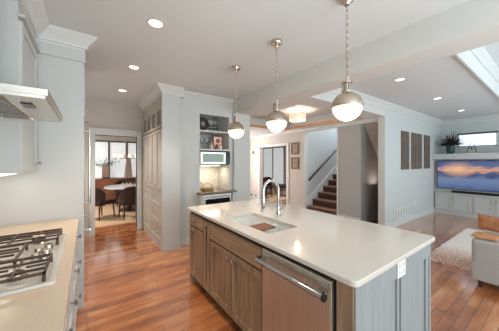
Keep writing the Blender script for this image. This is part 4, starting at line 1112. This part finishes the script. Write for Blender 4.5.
B(-1.63, 2.23, -0.03, 0.25, 0.86, 0.90).out('top', 'brownwood', t, bevel=0.004)
for k in range(6):
    x0 = -1.6+k*3.8/6; f = shaker('door', x0+0.01, x0+3.8/6-0.01, 0.12, 0.84, 'brownwood', t, fr=0.06); knob(f, x0+(0.57 if k % 2 == 0 else 0.06), 0.55)
t = thing('branch_vase', 'square taupe vase of leafy branches on the sideboard', 'vase', (0.52, 9.30, 0.90))
mb = MB(); mb.prism([(-0.10, -0.07), (0.10, -0.07), (0.10, 0.07), (-0.10, 0.07)], 'z', 0.06, 0.44); mb.out('vase', 'vase_t', t, bevel=0.006)
B(-0.103, 0.103, -0.073, 0.073, 0, 0.06).out('foot', 'darkwood', t)
mb = MB()
for i in range(16):
    a = random.uniform(0, 2*PI); L = random.uniform(0.25, 0.5); ex = Vector((math.cos(a)*L, -abs(math.sin(a))*0.12, random.uniform(0.02, 0.36)))
    b0 = Vector((0, 0, 0.42)); mid = b0+ex*0.5+Vector((0, 0, 0.06)); mb.tube([b0, mid, b0+ex], 0.005, 5)
    for s in range(7):
        q = b0+ex*(0.3+0.1*s)+Vector((random.uniform(-0.04, 0.04), random.uniform(-0.03, 0.03), random.uniform(-0.03, 0.05)))
        frond(mb, q, (random.uniform(-1, 1), -0.3, random.uniform(-0.6, 0.8)), 0.06, 0.2, 0.016)
mb.out('branches', 'leafgreen', t)
t = thing('curtain', 'short gathered taupe curtain by the right dining window', 'curtain', (1.18, 9.10, 0.905))
mb = MB(); pts = []
for i in range(41):
    s = i/40; pts.append((-0.12+0.28*s, 0.022*math.sin(s*2*PI*5)))
top = [mb.bm.verts.new((0.02+(p[0])*0.45, p[1], 0.80)) for p in pts]; tb = [mb.bm.verts.new((0.02+(p[0])*0.45, p[1]+0.012, 0.80)) for p in pts]
bt_ = [mb.bm.verts.new((p[0], p[1], 0.0)) for p in pts]; bb = [mb.bm.verts.new((p[0], p[1]+0.012, 0.0)) for p in pts]
for A_, B_ in ((top, bt_), (tb, bb), (top, tb), (bt_, bb)):
    for i in range(40): mb.bm.faces.new([A_[i], A_[i+1], B_[i+1], B_[i]])
mb.out('drapery', 'curtain', t, smooth=True)
MB().cyl((-0.2, 0.006, 0.81), (0.3, 0.006, 0.81), 0.012, n=10).out('rod', 'winframe', t)
# chandelier
t = thing('chandelier', 'chandelier with ring of small crystal lamps over the dining table', 'chandelier', (0.95, 7.75, 1.55))
mb = MB(); mb.torus((0, 0, 0.05), 0.30, 0.010, 'z', 36, 8); mb.cyl((0, 0, 0.03), (0, 0, 1.048), 0.009, n=10); mb.lathe([(0, 1.048), (0.06, 1.048), (0.05, 1.07), (0, 1.07)], n=20)
mb.lathe([(0, 0.02), (0.03, 0.03), (0.04, 0.07), (0.015, 0.12), (0, 0.12)], n=16)
for k in range(4):
    a = PI*k/4; mb.cyl((0.3*math.cos(a), 0.3*math.sin(a), 0.05), (-0.3*math.cos(a), -0.3*math.sin(a), 0.05), 0.006, n=8)
mb.out('frame', 'nickel', t, smooth=True)
for k in range(8):
    a = 2*PI*k/8+0.2; x, y = 0.30*math.cos(a), 0.30*math.sin(a)
    a_ = MB().lathe([(0, 0.06), (0.03, 0.065), (0.035, 0.10), (0.036, 0.16), (0.03, 0.16), (0.02, 0.075), (0, 0.07)], (x, y, 0), 14).out('lamp_cup', 'globe', t, smooth=True)
    MB().lathe([(0, -0.02), (0.012, 0.0), (0.0, 0.035)], (x, y, 0), 8).out('crystal', 'glass', a_)

# ================================================================== DEN
c1 = dup(c0, (5.98, 7.22, 0.013), 1.9, 'dark chair just inside the den doorway, left')
c2 = dup(c0, (6.95, 6.95, 0.013), 0.6, 'dark chair farther inside the den doorway, right')
for c in (c1, c2): c['group'] = 'dark den chairs'
t = thing('coffee_table', 'low reddish brown wooden table in the den', 'table', (6.7, 7.85, 0.013))
B(-0.3, 0.3, -0.22, 0.22, 0.42, 0.46).out('tabletop', 'brownwood', t, bevel=0.005)
B(-0.25, 0.25, -0.18, 0.18, 0.14, 0.16).out('shelf', 'brownwood', t)
for x in (-0.27, 0.27):
    for y in (-0.19, 0.19): B(x-0.02, x+0.02, y-0.02, y+0.02, 0, 0.42).out('leg', 'brownwood', t)
tag(B(5.65, 8.2, 6.4, 9.6, 0.001, 0.011).out('den_rug', 'rugbeige'), 'beige rug on the den floor', 'rug')
